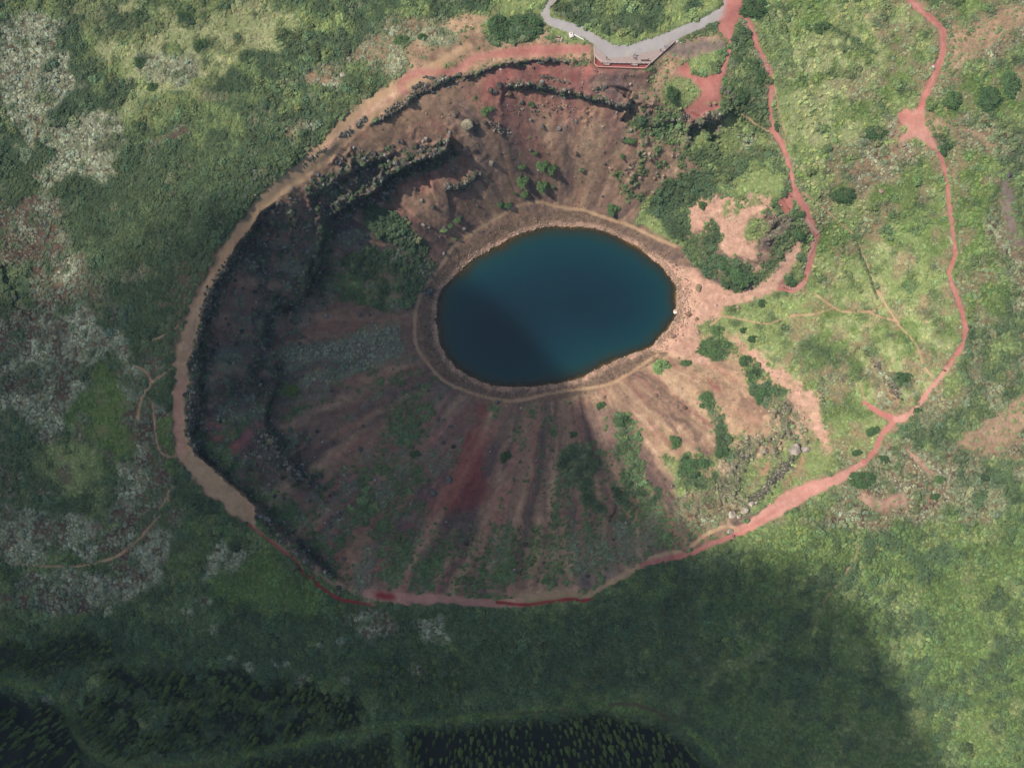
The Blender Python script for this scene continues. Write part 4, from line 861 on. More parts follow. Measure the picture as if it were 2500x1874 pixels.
Xd = X.astype(np.float64); Yd = Y.astype(np.float64); Zd = ZT.astype(np.float64)
PXYZ = np.stack([Xd, Yd, Zd], -1)
du = np.zeros_like(PXYZ); dv = np.zeros_like(PXYZ)
du[:, 1:-1] = PXYZ[:, 2:] - PXYZ[:, :-2]; du[:, 0] = PXYZ[:, 1] - PXYZ[:, 0]; du[:, -1] = PXYZ[:, -1] - PXYZ[:, -2]
dv[1:-1] = PXYZ[2:] - PXYZ[:-2]; dv[0] = PXYZ[1] - PXYZ[0]; dv[-1] = PXYZ[-1] - PXYZ[-2]
NRM = np.cross(dv, du); NRM /= np.linalg.norm(NRM, axis=-1, keepdims=True) + 1e-9
jj, ii = np.meshgrid(np.arange(NV - 1), np.arange(NU - 1), indexing='ij')
A = jj * NU + ii
quads = np.stack([A, A + NU, A + NU + 1, A + 1], -1).reshape(-1, 4)
fid = OID[:-1, :-1].reshape(-1)
flat = PXYZ.reshape(-1, 3); fn = NRM.reshape(-1, 3); cc = CC.reshape(-1, 3)
GM = {'veg': ground_mat('vegetated_ground', .38, .6, 3.0, .4), 'soil': ground_mat('cinder_soil', .3, .4, 2.6, .2),
      'path': ground_mat('trodden_gravel', .15, .25, 2.4, .06), 'asph': ground_mat('worn_asphalt', .09, .25, 4.0, .01), 'rock': ground_mat('rocky_ground', .42, .5, 2.0, .6)}
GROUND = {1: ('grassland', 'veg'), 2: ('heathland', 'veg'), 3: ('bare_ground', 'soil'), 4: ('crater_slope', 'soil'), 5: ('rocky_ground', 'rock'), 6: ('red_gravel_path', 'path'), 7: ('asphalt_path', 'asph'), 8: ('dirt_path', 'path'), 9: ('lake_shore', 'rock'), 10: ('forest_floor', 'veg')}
for gid, (nm, mk) in GROUND.items():
    f = quads[fid == gid]
    if not len(f): continue
    used, inv = np.unique(f, return_inverse=True)
    me = mesh_np(nm, flat[used], inv.reshape(f.shape), GM[mk])
    ca = me.color_attributes.new('cover', 'FLOAT_COLOR', 'POINT')
    ca.data.foreach_set('color', np.concatenate([cc[used], np.ones((len(used), 1))], 1).astype(np.float32).ravel())
    me.polygons.foreach_set('use_smooth', np.ones(len(f), bool))
    me.normals_split_custom_set_from_vertices([tuple(n) for n in fn[used]])
    add(nm, me, kind='structure')

# ------------------------------------------------------------------ lake
def build_lake():
    P_ = np.array(LAKE); n = len(P_)
    rings = [1.012, 1.0, .985, .97, .95, .93, .9, .86, .8, .7, .55, .35, .15]
    co = []; dp = []
    k = S * (H - zl) / H
    for r in rings:
        for (x, y) in P_:
            uu = LC[0] + (x - LC[0]) * r; vv = LC[1] + (y - LC[1]) * r
            co.append(((uu - 1250) * k, -(vv - 937) * k, zl + .0))
            l = math.hypot(x - LC[0], y - LC[1]); dp.append(max(0, (1 - r) * l))
    fs = []
    for a in range(len(rings) - 1):
        for b in range(n):
            c = (b + 1) % n; fs.append((a * n + b, a * n + c, (a + 1) * n + c, (a + 1) * n + b))
    co.append(((LC[0] - 1250) * k, -(LC[1] - 937) * k, zl)); dp.append(200)
    me = bpy.data.meshes.new('lake'); base = (len(rings) - 1) * n
    me.from_pydata(co, [], fs + [(base + b, base + (b + 1) % n, len(co) - 1) for b in range(n)])
    at = me.attributes.new('depth', 'FLOAT', 'POINT'); at.data.foreach_set('value', dp)
    for p in me.polygons: p.use_smooth = True
    m, nt, b = nmat('lake_water')
    b.inputs['Roughness'].default_value = .16; b.inputs['Specular IOR Level'].default_value = .3; b.inputs['IOR'].default_value = 1.33
    at = nt.nodes.new('ShaderNodeAttribute'); at.attribute_name = 'depth'
    geo = nt.nodes.new('ShaderNodeNewGeometry')
    n0 = noise(nt, .09, 6, .7, geo.outputs['Position'])
    ad = nt.nodes.new('ShaderNodeMath'); ad.operation = 'MULTIPLY_ADD'; ad.inputs[1].default_value = 26; 
    nt.links.new(n0.outputs[0], ad.inputs[0]); 
    sb = nt.nodes.new('ShaderNodeMath'); sb.operation = 'SUBTRACT'; sb.inputs[1].default_value = 13
    nt.links.new(at.outputs['Fac'], sb.inputs[0]); nt.links.new(sb.outputs[0], ad.inputs[2])
    cr = nt.nodes.new('ShaderNodeValToRGB')
    mr = ramp(nt, ad.outputs[0], 0, 260)
    nt.links.new(mr, cr.inputs[0])
    el = cr.color_ramp.elements
    el[0].position = 0; el[0].color = (*alb((70, 66, 46)), 1)
    el[1].position = 1; el[1].color = (*alb((11, 42, 52)), 1)
    for p, c in ((.05, (44, 56, 48)), (.12, (20, 62, 66)), (.25, (14, 56, 66)), (.5, (11, 47, 58))):
        e = el.new(p); e.color = (*alb(c), 1)
    nt.links.new(cr.outputs[0], b.inputs['Base Color'])
    wv = noise(nt, 1.3, 3, .6, geo.outputs['Position'])
    bm = nt.nodes.new('ShaderNodeBump'); bm.inputs['Distance'].default_value = .07; bm.inputs['Strength'].default_value = .8
    nt.links.new(wv.outputs[0], bm.inputs['Height']); nt.links.new(bm.outputs[0], b.inputs['Normal'])
    # shallows let the bed show through
    out = [q for q in nt.nodes if q.type == 'OUTPUT_MATERIAL'][0]
    tr = nt.nodes.new('ShaderNodeBsdfTransparent'); tr.inputs[0].default_value = (.75, .72, .55, 1)
    mx = nt.nodes.new('ShaderNodeMixShader'); nt.links.new(ramp(nt, ad.outputs[0], -2, 13), mx.inputs[0])
    nt.links.new(tr.outputs[0], mx.inputs[1]); nt.links.new(b.outputs[0], mx.inputs[2]); nt.links.new(mx.outputs[0], out.inputs[0])
    me.materials.append(m)
    add('lake_water', me, kind='structure')
build_lake()

# ------------------------------------------------------------------ the cloud whose shadow lies over the south-west
def build_cloud():
    g = 26.0
    uu, vv = np.meshgrid(np.arange(-1500, 2900, g * 1.3), np.arange(-400, 3000, g * 1.3))
    poly = Z('F', [(-1400, 560), (-300, 600), (200, 620), (480, 560), (600, 480), (720, 470), (830, 560), (950, 700), (1080, 830), (1210, 975), (1340, 1110), (1500, 1200), (1700, 1235), (1830, 1300), (1900, 1430), (1950, 1560), (2010, 1700), (2300, 2200), (2300, 2900), (-1400, 2900)])
    wu = (fbm(uu, vv, 200, 200, 4, .55) - .5) * 130; wv = (fbm(uu, vv, 200, 210, 4, .55) - .5) * 130
    m = inpoly(poly, uu + wu, vv + wv).astype(np.float32)
    t = boxblur(m, 2)
    t = sstep(0.05, .95, t)
    t = t * (.8 + .4 * fbm(uu, vv, 260, 220, 3))
    core = boxblur(m, 3)
    south = sstep(1000, 1800, vv) * core * .25
    thin = .10 * sstep(1100, 300, uu) * sstep(700, 100, vv - 400) * (.6 + .8 * fbm(uu, vv, 220, 230, 3))
    t = t * (.60 + .40 * sstep(200, 1250, uu + (vv - 900) * .8))
    t = np.maximum(t + south, np.clip(thin, 0, 1) * sstep(-1300, -900, uu))
    t[0] = t[-1] = 0; t[:, 0] = t[:, -1] = 0
    t[t < .03] = 0
    zc = 620.0
    zg = -14.0
    off = sdir * ((zc - zg) / sdir.z)
    x = (uu - 1250) * S + off.x; y = -(vv - 937) * S + off.y
    TH = 40.0
    nv, nu = t.shape
    puff = 3 * (fbm(uu, vv, 90, 240, 3) - .5) * (t > 0)
    idt = np.full(t.shape, -1); idb = np.full(t.shape, -1); co = []
    for j in range(nv):
        for i in range(nu):
            idt[j, i] = len(co); co.append((x[j, i], y[j, i], zc + t[j, i] * TH * .65 + puff[j, i] * (t[j, i] > 0)))
            if t[j, i] > 0:
                idb[j, i] = len(co); co.append((x[j, i], y[j, i], zc - t[j, i] * TH * .35 + puff[j, i]))
            else: idb[j, i] = idt[j, i]
    fs = []
    for j in range(nv - 1):
        for i in range(nu - 1):
            q = [(j, i), (j, i + 1), (j + 1, i + 1), (j + 1, i)]
            if all(t[a] == 0 for a in q): continue
            fs.append([idt[a] for a in q][::-1]); fs.append([idb[a] for a in q])
    bm = bmesh.new()
    vs = [bm.verts.new(c) for c in co]
    for f in fs:
        try: bm.faces.new([vs[k] for k in f])
        except ValueError: pass
    for v_ in [v_ for v_ in bm.verts if not v_.link_faces]: bm.verts.remove(v_)
    me = bpy.data.meshes.new('cloud'); bm.to_mesh(me); bm.free()
    m_ = bpy.data.materials.new('cloud_vapour'); m_.use_nodes = True; nt = m_.node_tree; nt.nodes.clear()
    out = nt.nodes.new('ShaderNodeOutputMaterial'); pv = nt.nodes.new('ShaderNodeVolumePrincipled')
    pv.inputs['Density'].default_value = .078; pv.inputs['Color'].default_value = (.9, .92, .95, 1)
    nt.links.new(pv.outputs[0], out.inputs['Volume']); me.materials.append(m_)
    add('cloud', me, kind='structure')
build_cloud()

# ------------------------------------------------------------------ air
def build_haze():
    bm = bmesh.new(); bmesh.ops.create_cube(bm, size=1)
    me = bpy.data.meshes.new('haze'); bm.to_mesh(me); bm.free()
    o = add('haze', me, kind='stuff')
    R_ = 3900.0; z0, z1 = -92.0, 272.0
    for v in me.vertices: v.co = (v.co.x * 2 * R_, v.co.y * 2 * R_, (z0 + z1) / 2 + v.co.z * (z1 - z0))
    m = bpy.data.materials.new('air'); m.use_nodes = True; nt = m.node_tree; nt.nodes.clear()
    out = nt.nodes.new('ShaderNodeOutputMaterial'); pv = nt.nodes.new('ShaderNodeVolumePrincipled')
    pv.inputs['Density'].default_value = .00006; pv.inputs['Color'].default_value = (.55, .78, 1.0, 1)
    nt.links.new(pv.outputs[0], out.inputs['Volume']); me.materials.append(m)
build_haze()

# ------------------------------------------------------------------ plants and stones: meshes of one unit radius
def leaf_mesh(name, n, size, seed, flat=.75, core=.62, lumps=5, spread=1.0, up=.6, blade=1.0, lr_=(.42, .62)):
    r = np.random.default_rng(seed)
    lc = r.normal(size=(lumps, 3)); lc[:, 2] = np.abs(lc[:, 2]) * .6; lc /= np.linalg.norm(lc, axis=1, keepdims=True)
    lc[:, :2] *= r.uniform(.25, .62, (lumps, 1)); lc[:, 2] *= .25; lr = r.uniform(*lr_, lumps)
    k = r.integers(0, lumps, n)
    d = r.normal(size=(n, 3)); d[:, 2] = np.abs(d[:, 2]); d /= np.linalg.norm(d, axis=1, keepdims=True)
    rr = r.uniform(.8, 1.06, n)[:, None]
    p = lc[k] + d * lr[k][:, None] * rr * np.array([1, 1, 1.15])
    p[:, :2] *= spread
    nn = d + r.normal(size=(n, 3)) * .55 + np.array([0, 0, up]); nn /= np.linalg.norm(nn, axis=1, keepdims=True)
    t = np.cross(nn, r.normal(size=(n, 3))); t /= np.linalg.norm(t, axis=1, keepdims=True); b = np.cross(nn, t)
    s = size * r.uniform(.7, 1.3, n)[:, None]
    co = np.stack([p - t * s - b * s * blade * .6, p + t * s * .7 - b * s * blade * .5, p + t * s + b * s * blade * .6, p - t * s * .7 + b * s * blade * .5], 1).reshape(-1, 3)
    co[:, 2] = np.maximum(co[:, 2] * flat, -.08)
    lv = np.repeat(r.uniform(.72, 1.36, n), 4)
    faces = np.arange(n * 4).reshape(-1, 4)
    bm = bmesh.new()
    vs = [bm.verts.new(c) for c in co]
    for f in faces: bm.faces.new([vs[i] for i in f])
    cn = 0
    for j in range(lumps):
        q = bmesh.ops.create_icosphere(bm, subdivisions=1, radius=lr[j] * core * 1.25)['verts']
        for v in q:
            v.co = (v.co.x * spread + lc[j][0] * spread, v.co.y * spread + lc[j][1] * spread, max((v.co.z + lc[j][2]) * flat, -.1)); cn += 1
    me = bpy.data.meshes.new(name); bm.to_mesh(me); bm.free()
    a = me.attributes.new('leafvar', 'FLOAT', 'POINT'); a.data.foreach_set('value', np.concatenate([lv, np.full(cn, .8)]).astype(np.float32))
    me.materials.append(M_LEAF)
    return me

def rock_mesh(name, seed, sub=2, jag=.35, flat=.62, lich=.5):
    r = np.random.default_rng(seed)
    bm = bmesh.new(); bmesh.ops.create_icosphere(bm, subdivisions=sub, radius=1)
    pl = r.normal(size=(9, 3)); pl /= np.linalg.norm(pl, axis=1, keepdims=True); pd = r.uniform(.55, .9, 9)
    off = r.uniform(-50, 50, 3)
    from mathutils import noise as mn
    for v in bm.verts:
        c = np.array(v.co); c = c * (1 + jag * mn.noise(Vector(c * 1.7 + off)) + jag * .5 * mn.noise(Vector(c * 4 + off)))
        for a in range(9):
            q = c @ pl[a]
            if q > pd[a]: c = c - pl[a] * (q - pd[a]) * .85
        v.co = (c[0], c[1], c[2] * flat + .12)
    me = bpy.data.meshes.new(name); bm.to_mesh(me)
    lv = []
    for v in bm.verts:
        q = mn.noise(Vector(np.array(v.co) * 3 + off))
        lv.append(.75 + .5 * max(0, q) + lich * (1 if (v.co.z > .35 and q > .05) else 0))
    bm.free()
    a = me.attributes.new('leafvar', 'FLOAT', 'POINT'); a.data.foreach_set('value', lv)
    me.materials.append(M_ROCK)
    return me

BIG = [leaf_mesh('bush_crown', 1000, .072, 20 + i, .8, .66, 15, 1.18, lr_=(.2, .42)) for i in range(4)]
SMALL = [leaf_mesh('shrub_crown', 110, .19, 40 + i, .7, .66, 5, 1.1) for i in range(4)]
TUFT = [leaf_mesh('grass_tuft', 34, .34, 60 + i, .42, .5, 4, 1.15, .2, .28) for i in range(3)]
CUSH = [leaf_mesh('moss_cushion', 46, .26, 70 + i, .42, .8, 5, 1.15, .7, .8) for i in range(3)]
ROCK = [rock_mesh('boulder', 80 + i) for i in range(5)]
STONE = [rock_mesh('stone', 90 + i, 1, .3, .7, .2) for i in range(4)]

def stem_mesh():
    bm = bmesh.new()
    for k in range(5):
        a = k * 1.26; tip = Vector((math.cos(a) * .5, math.sin(a) * .5, .42))
        q = bmesh.ops.create_cone(bm, cap_ends=True, segments=6, radius1=.05, radius2=.02, depth=1)['verts']
        mt = Matrix.Translation(tip * .5) @ tip.to_track_quat('Z', 'Y').to_matrix().to_4x4() @ Matrix.Diagonal((1, 1, tip.length + .15, 1))
        bmesh.ops.transform(bm, matrix=mt, verts=q)
    me = bpy.data.meshes.new('stem'); bm.to_mesh(me); bm.free(); me.materials.append(M_BARK); return me
STEM = stem_mesh()

def empty(name, loc, rz=0.0, **props):
    o = bpy.data.objects.new(name, None); COL.objects.link(o); o.location = loc; o.rotation_euler = (0, 0, rz)
    o.empty_display_size = .5
    for k, v in props.items(): o[k] = v
    return o

def at(t, x, y):
    p = Z(t, [(x, y)])[0]; g = ground(p[0], p[1]); return Vector((float(g[0]), float(g[1]), float(g[2])))
def mpp(t, z): return S * (H - z) / H / TILES[t][2]

def shrub(t, x, y, rx, ry, label, col=(78, 102, 62), group='separate round shrubs', name='shrub', mesh=None, h=.9):
    p = at(t, x, y); k = mpp(t, p.z)
    o = empty(name, p - Vector((0, 0, .1)), 0, label=label, category='shrub')
    if group: o['group'] = group
    rx *= 1.15; ry *= 1.15
    c = add('crown', mesh or random.choice(BIG if max(rx, ry) * k > 1.6 else SMALL), o)
    R_ = (rx + ry) / 2 * k
    c.rotation_euler = (0, 0, 0)
    c.scale = (rx * k, ry * k, min(R_, 3.6) * h * random.uniform(.85, 1.1))
    v = random.uniform(.88, 1.12)
    c['tint'] = [float(a * v * VK) for a in alb(col)]
    st = add('stem', STEM, o); st.scale = (rx * k * .8, ry * k * .8, min(R_, 3.6) * .8)
    return c

DK = (72, 96, 60); MD = (84, 108, 66); LT = (112, 138, 84)
PROTO_SMALL = []
sl_ = [('b', 1170, 1065, 26, 26, 'small round bush at the upper end of the left bush row above the lake', MD),
       ('b', 1165, 1150, 38, 60, 'largest bush of the left row on the slope above the lake', MD),
       ('b', 1185, 1240, 24, 34, 'lowest bush of the left row, nearest the lakeside path', MD),
       ('b', 1248, 978, 24, 18, 'small bush just above the right bush row on the crater slope', MD),
       ('b', 1290, 1050, 40, 50, 'upper bush of the right row on the slope above the lake', MD),
       ('b', 1350, 1070, 36, 55, 'right-hand bush of the right row on the slope above the lake', MD),
       ('b', 1290, 1180, 40, 60, 'lower bush of the right row on the slope above the lake', MD),
       ('b', 1362, 1195, 18, 16, 'small bush beside the foot of the right bush row', MD),
       ('b', 1022, 1308, 22, 26, 'left bush of the pair touching the lakeside path north of the lake', DK),
       ('b', 1078, 1312, 26, 30, 'right bush of the pair touching the lakeside path north of the lake', DK),
       ('b', 752, 1408, 24, 28, 'lone round bush up the slope left of the lakeside path', MD),
       ('b', 705, 1445, 18, 22, 'small bush between two others left of the lakeside path', MD),
       ('b', 662, 1474, 28, 22, 'pale round bush low on the slope left of the lakeside path', LT),
       ('b', 738, 1530, 16, 12, 'tiny bush close to the lakeside path north-west of the lake', MD),
       ('b', 1760, 1340, 48, 55, 'dense bright bush north-east of the lake just above its path', MD),
       ('b', 1820, 1000, 22, 28, 'small bush right of the middle of the north slope', MD),
       ('b', 2125, 590, 48, 62, 'big round dark bush left of the red viewpoint clearing', DK),
       ('b', 1870, 900, 40, 26, 'bush below the cleft at the east end of the rock band', MD),
       ('b', 940, 712, 42, 40, 'bush on a rock knob below the red north slope', MD),
       ('b', 527, 240, 34, 26, 'round dark bush alone in the pale heath north of the crater', DK),
       ('b', 398, 262, 46, 42, 'bright bush at the left end of the tan ground north of the rim', MD),
       ('b', 1010, 170, 70, 80, 'dark bush left of the largest bush beside the bend of the asphalt path', DK),
       ('b', 1190, 175, 105, 90, 'largest dark bush beside the bend of the asphalt path', DK),
       ('b', 1062, 240, 36, 26, 'small bush at the foot of the two large ones by the asphalt bend', DK),
       ('t2', 1110, 290, 80, 75, 'bush between the two red paths just below their fork', MD),
       ('t2', 1095, 470, 65, 70, 'dark bush right of the narrow red path to the viewpoint', DK),
       ('t2', 1250, 280, 55, 70, 'bush against the left edge of the red stair path near its top', MD),
       ('t2', 1290, 540, 110, 80, 'wide bush left of the upper timber steps', DK),
       ('t2', 1400, 700, 80, 110, 'bush touching the left edge of the red path below the upper steps', DK),
       ('t2', 1160, 930, 105, 125, 'large dome-shaped dark bush below the red viewpoint clearing', DK),
       ('t2', 1345, 900, 80, 70, 'bush between the dome-shaped bush and the red path', DK),
       ('t2', 1650, 1370, 55, 75, 'dark bush on the right edge of the red path above its bend', DK),
       ('t3', 1620, 800, 80, 120, 'dark bush left of the middle flight of timber steps', DK),
       ('t3', 1640, 560, 55, 50, 'small dark bush at the head of the middle flight of steps', DK),
       ('t3', 320, 440, 80, 65, 'round bush on the bare ledge right of the big scrub mass', MD),
       ('t3', 250, 1210, 75, 75, 'round bush at the left edge of the clearing behind the beach', DK),
       ('c', 1240, 850, 80, 50, 'bush at the left of the pink path junction on the east side', DK),
       ('c', 1050, 1240, 75, 60, 'dark bush right of the round red platform in the grass', DK),
       ('c', 1750, 640, 55, 60, 'left-hand bush of the dark group east of the pink junction', MD),
       ('c', 1960, 630, 90, 85, 'largest bush of the dark group east of the pink junction', DK),
       ('c', 2110, 540, 60, 90, 'right-hand bush of the dark group east of the pink junction', DK),
       ('c', 1705, 945, 45, 55, 'bush touching the red path just below the pink junction', DK),
       ('c', 905, 180, 55, 45, 'bush at the start of the dark line across the pale meadow', MD),
       ('c', 822, 180, 24, 24, 'small bush left of the one that starts the dark line', MD),
       ('c', 935, 822, 26, 28, 'small pale bush alone in the meadow right of the red path', LT),
       ('c', 1980, 803, 22, 14, 'tiny dark bush alone on the tan heath near the right edge', DK),
       ('c', 470, 50, 90, 70, 'big dark bush right of the top of the red stair path', DK),
       ('f', 1440, 815, 60, 60, 'dark bush left of the fork where two walkers stand', DK),
       ('f', 1530, 1010, 26, 30, 'small dark bush inside the little loop of the rim path', DK),
       ('f', 1240, 1150, 48, 46, 'bush left of the red rim path below its junction', DK),
       ('f', 1135, 1285, 34, 32, 'dark bush where the rim path narrows', DK),
       ('f', 1305, 1325, 38, 36, 'dark bush right of the narrow part of the rim path', DK),
       ('f', 1170, 1450, 80, 64, 'large dark bush below the narrow part of the rim path', DK),
       ('f', 1660, 1445, 40, 28, 'lone bush on tan ground left of the south-east scrub', MD),
       ('f', 1640, 1555, 28, 24, 'small dark bush on the lichen ground left of the south-east scrub', DK),
       ('f', 525, 315, 32, 28, 'dark bush just below the wide pink track to the beach', DK),
       ('f', 410, 492, 32, 22, 'small dark bush below the thin trail east of the beach', DK),
       ('f', 475, 545, 34, 26, 'dark bush at the top of the widest pink scree', DK),
       ('f', 170, 925, 38, 34, 'bush in the green strip between the two pink screes', MD),
       ('f', 150, 975, 24, 22, 'lower small bush in the green strip between the screes', MD),
       ('f', 715, 165, 56, 40, 'bush hugged by the lowest curved flight of steps', DK),
       ('f', 300, 60, 60, 55, 'top bush of the dark clump above the pink track', DK),
       ('f', 390, 120, 85, 90, 'middle and largest bush of the dark clump above the pink track', DK),
       ('f', 310, 180, 50, 40, 'lower left bush of the dark clump above the pink track', DK),
       ('f', 250, 495, 40, 38, 'bush above the round green clump south of the trails', MD),
       ('f', 240, 610, 110, 70, 'wide green bush clump at the head of the pink screes', MD),
       ('f', 225, 670, 46, 34, 'small bush attached below the wide green clump', MD),
       ('f', 40, 700, 34, 24, 'small bush in the narrow green strip south-east of the lake', MD),
       ('f', 420, 690, 50, 45, 'top bush of the green strip beside the widest scree', DK),
       ('f', 470, 790, 40, 60, 'middle bush of the green strip beside the widest scree', DK),
       ('f', 545, 920, 70, 70, 'lowest bush of the green strip beside the widest scree', DK),
       ('f', 270, 1290, 50, 48, 'bush at the foot of the strip between the screes', DK),
       ('f', 100, 1380, 90, 80, 'big bush mass above the lichen rocks inside the south-east rim', DK),
       ('e', 1675, 980, 32, 34, 'round bush below the stony path at the south-east shore', DK),
       ('e', 1820, 1080, 40, 50, 'top bush of the green gully south-east of the lake', DK),
       ('e', 1500, 1165, 34, 26, 'small dark bush above the left scrub patch south of the lake', DK),
       ('e', 1062, 1308, 34, 46, 'dark bush alone on the slope due south of the lake', DK),
       ('e', 478, 1290, 34, 30, 'dark bush alone left of the red streak in the crater', DK),
       ('e', 2150, 1230, 40, 70, 'tall narrow bush on the tan scree south-east of the lake', MD),
       ('e', 2060, 730, 60, 60, 'bright bush at the start of the scree by the beach', LT),
       ('u5', 1600, 430, 90, 110, 'yellow-green bush in the shaded west of the crater', (104, 124, 58)),
       ('a', 1180, 125, 50, 50, 'round bush in the pale grass near the top edge', DK), ('a', 900, 405, 42, 38, 'round bush in the middle of the pale north-west grass', DK),
       ('a', 1290, 300, 50, 46, 'bush on the yellow grass north-west of the rim', MD), ('a', 985, 560, 34, 32, 'small bush on pale grass above the big scrub slope', MD),
       ('a', 905, 95, 40, 46, 'dark bush left of the round one in the pale grass', DK), ('a', 165, 1000, 50, 60, 'pale grey-green bush near the left edge', (130, 146, 112)),
       ('d', 820, 400, 70, 80, 'grey-green domed bush west of the rim path', (92, 112, 84)), ('d', 500, 30, 0, 0, '', DK)]
for (t, x, y, a, b, lab, c) in sl_:
    if a: shrub(t, x, y, a, b, lab, c)

def scatter(name, u, v, scale, tint, protos, label=None, category=None, up=0.0, squash=1.0):
    x, y, z = ground(u, v)
    n = len(u)
    me = bpy.data.meshes.new(name); me.vertices.add(n)
    me.vertices.foreach_set('co', np.stack([x, y, z + up], -1).astype(np.float32).ravel())
    for nm, ty, dat in (('sz', 'FLOAT', scale), ('rz', 'FLOAT', rng.uniform(0, 6.28, n)), ('pick', 'INT', rng.integers(0, len(protos), n))):
        a = me.attributes.new(nm, ty, 'POINT'); a.data.foreach_set('value', dat)
    a = me.attributes.new('tint', 'FLOAT_COLOR', 'POINT'); a.data.foreach_set('color', np.concatenate([tint, np.ones((n, 1))], 1).astype(np.float32).ravel())
    o = add(name, me, kind='stuff')
    if label: o['label'] = label; o['category'] = category
    ng = bpy.data.node_groups.new(name, 'GeometryNodeTree')
    ng.interface.new_socket('Geometry', in_out='INPUT', socket_type='NodeSocketGeometry')
    ng.interface.new_socket('Geometry', in_out='OUTPUT', socket_type='NodeSocketGeometry')
    N_ = ng.nodes.new; L_ = ng.links.new
    gi = N_('NodeGroupInput'); go = N_('NodeGroupOutput'); ip = N_('GeometryNodeInstanceOnPoints')
    mp = N_('GeometryNodeMeshToPoints'); L_(gi.outputs[0], mp.inputs[0])
    L_(mp.outputs[0], ip.inputs['Points'])
    j = N_('GeometryNodeJoinGeometry')
    for p in reversed(protos):
        oi = N_('GeometryNodeObjectInfo'); oi.inputs['Object'].default_value = p; oi.inputs['As Instance'].default_value = True; oi.transform_space = 'ORIGINAL'
        L_(oi.outputs['Geometry'], j.inputs[0])
    L_(j.outputs[0], ip.inputs['Instance']); ip.inputs['Pick Instance'].default_value = True
    def na(nm, ty):
        q = N_('GeometryNodeInputNamedAttribute'); q.data_type = ty; q.inputs['Name'].default_value = nm; return q.outputs[0]
    L_(na('pick', 'INT'), ip.inputs['Instance Index'])
    cx = N_('ShaderNodeCombineXYZ'); L_(na('rz', 'FLOAT'), cx.inputs['Z']); L_(cx.outputs[0], ip.inputs['Rotation'])
    cs = N_('ShaderNodeCombineXYZ'); q = na('sz', 'FLOAT'); ml = N_('ShaderNodeMath'); ml.operation = 'MULTIPLY'; ml.inputs[1].default_value = squash
    L_(q, ml.inputs[0]); L_(q, cs.inputs[0]); L_(q, cs.inputs[1]); L_(ml.outputs[0], cs.inputs[2]); L_(cs.outputs[0], ip.inputs['Scale'])
    L_(ip.outputs[0], go.inputs[0])
    md = o.modifiers.new('scatter', 'NODES'); md.node_group = ng
    return o

NOGO = Z('t1', [(660, 600), (700, 560), (1000, 640), (1500, 660), (1800, 540), (1830, 600), (1500, 900), (1410, 960), (740, 950), (640, 880)])
def cand(n, sp, sharp=1.0, box=(-40, 2540, -40, 1914)):
    u = rng.uniform(box[0], box[1], n); v = rng.uniform(box[2], box[3], n)
    d = samp(DEN[sp], u, v) * sharp
    o_ = samp(np.isin(OID, (6, 7, 8)).astype(np.float32), u, v)
    k = (rng.random(n) < d) & (o_ < .25) & (samp(lake_sd, u, v) > 14) & ~inpoly(NOGO, u, v)
    return u[k], v[k]
def tints(u, v, src, lo=.75, hi=1.28, hue=.08):
    c = samp(src, u, v)
    n = len(u)
    big = .60 + .8 * fbm(u, v, 34, 250, 4, .65)
    c = c * (rng.uniform(lo, hi, n) * big)[:, None]
    h = rng.normal(0, hue, n)
    c[:, 0] *= 1 + h; c[:, 2] *= 1 - h * .6
    return np.clip(c, .004, .8)

# individual small things that also serve as the pattern for the uncountable ones
def single(t, x, y, r, mesh, name, label, cat, col, group=None, hz=1.0):
    p = at(t, x, y); o = add(name, mesh, label=label, category=cat); k = mpp(t, p.z)
    if group: o['group'] = group
    o.location = p; o.scale = (r * k, r * k, r * k * hz); o.rotation_euler = (0, 0, random.uniform(0, 6)); o['tint'] = [float(a) for a in alb(col)]
    return o
P_SM = [single('b', x, y, r, SMALL[i], 'low_shrub', l, 'shrub', c) for i, (x, y, r, l, c) in enumerate([
    (1232, 672, 24, 'small green shrub on the red slope under the rock band', MD), (875, 627, 14, 'tiny shrub high on the brown slope left of the twin boulders', MD),
    (1125, 1243, 14, 'tiny shrub beside the foot of the left bush row', MD), (1770, 1120, 13, 'tiny shrub between pale stones on the east part of the north slope', MD)])]
P_TU = [single('b', x, y, r, TUFT[i], 'grass_tussock', l, 'grass', (130, 148, 88), hz=1.0) for i, (x, y, r, l) in enumerate([
    (1218, 880, 12, 'green tussock below the lichen patch of the north slope'), (1548, 1160, 12, 'pale green tussock below the mossy boulder on the north slope'), (1720, 1100, 10, 'tussock beside the small pink stone of the north slope')])]
P_MO = [single('a', x, y, r, CUSH[i], 'moss_cushion', l, 'moss', (196, 196, 172)) for i, (x, y, r, l) in enumerate([
    (2080, 545, 16, 'pale moss cushion at the lower end of the tan patch by the rim'), (2135, 530, 14, 'second pale moss cushion, just right of the first one'), (2045, 510, 12, 'small pale moss cushion in the middle of the tan patch')])]
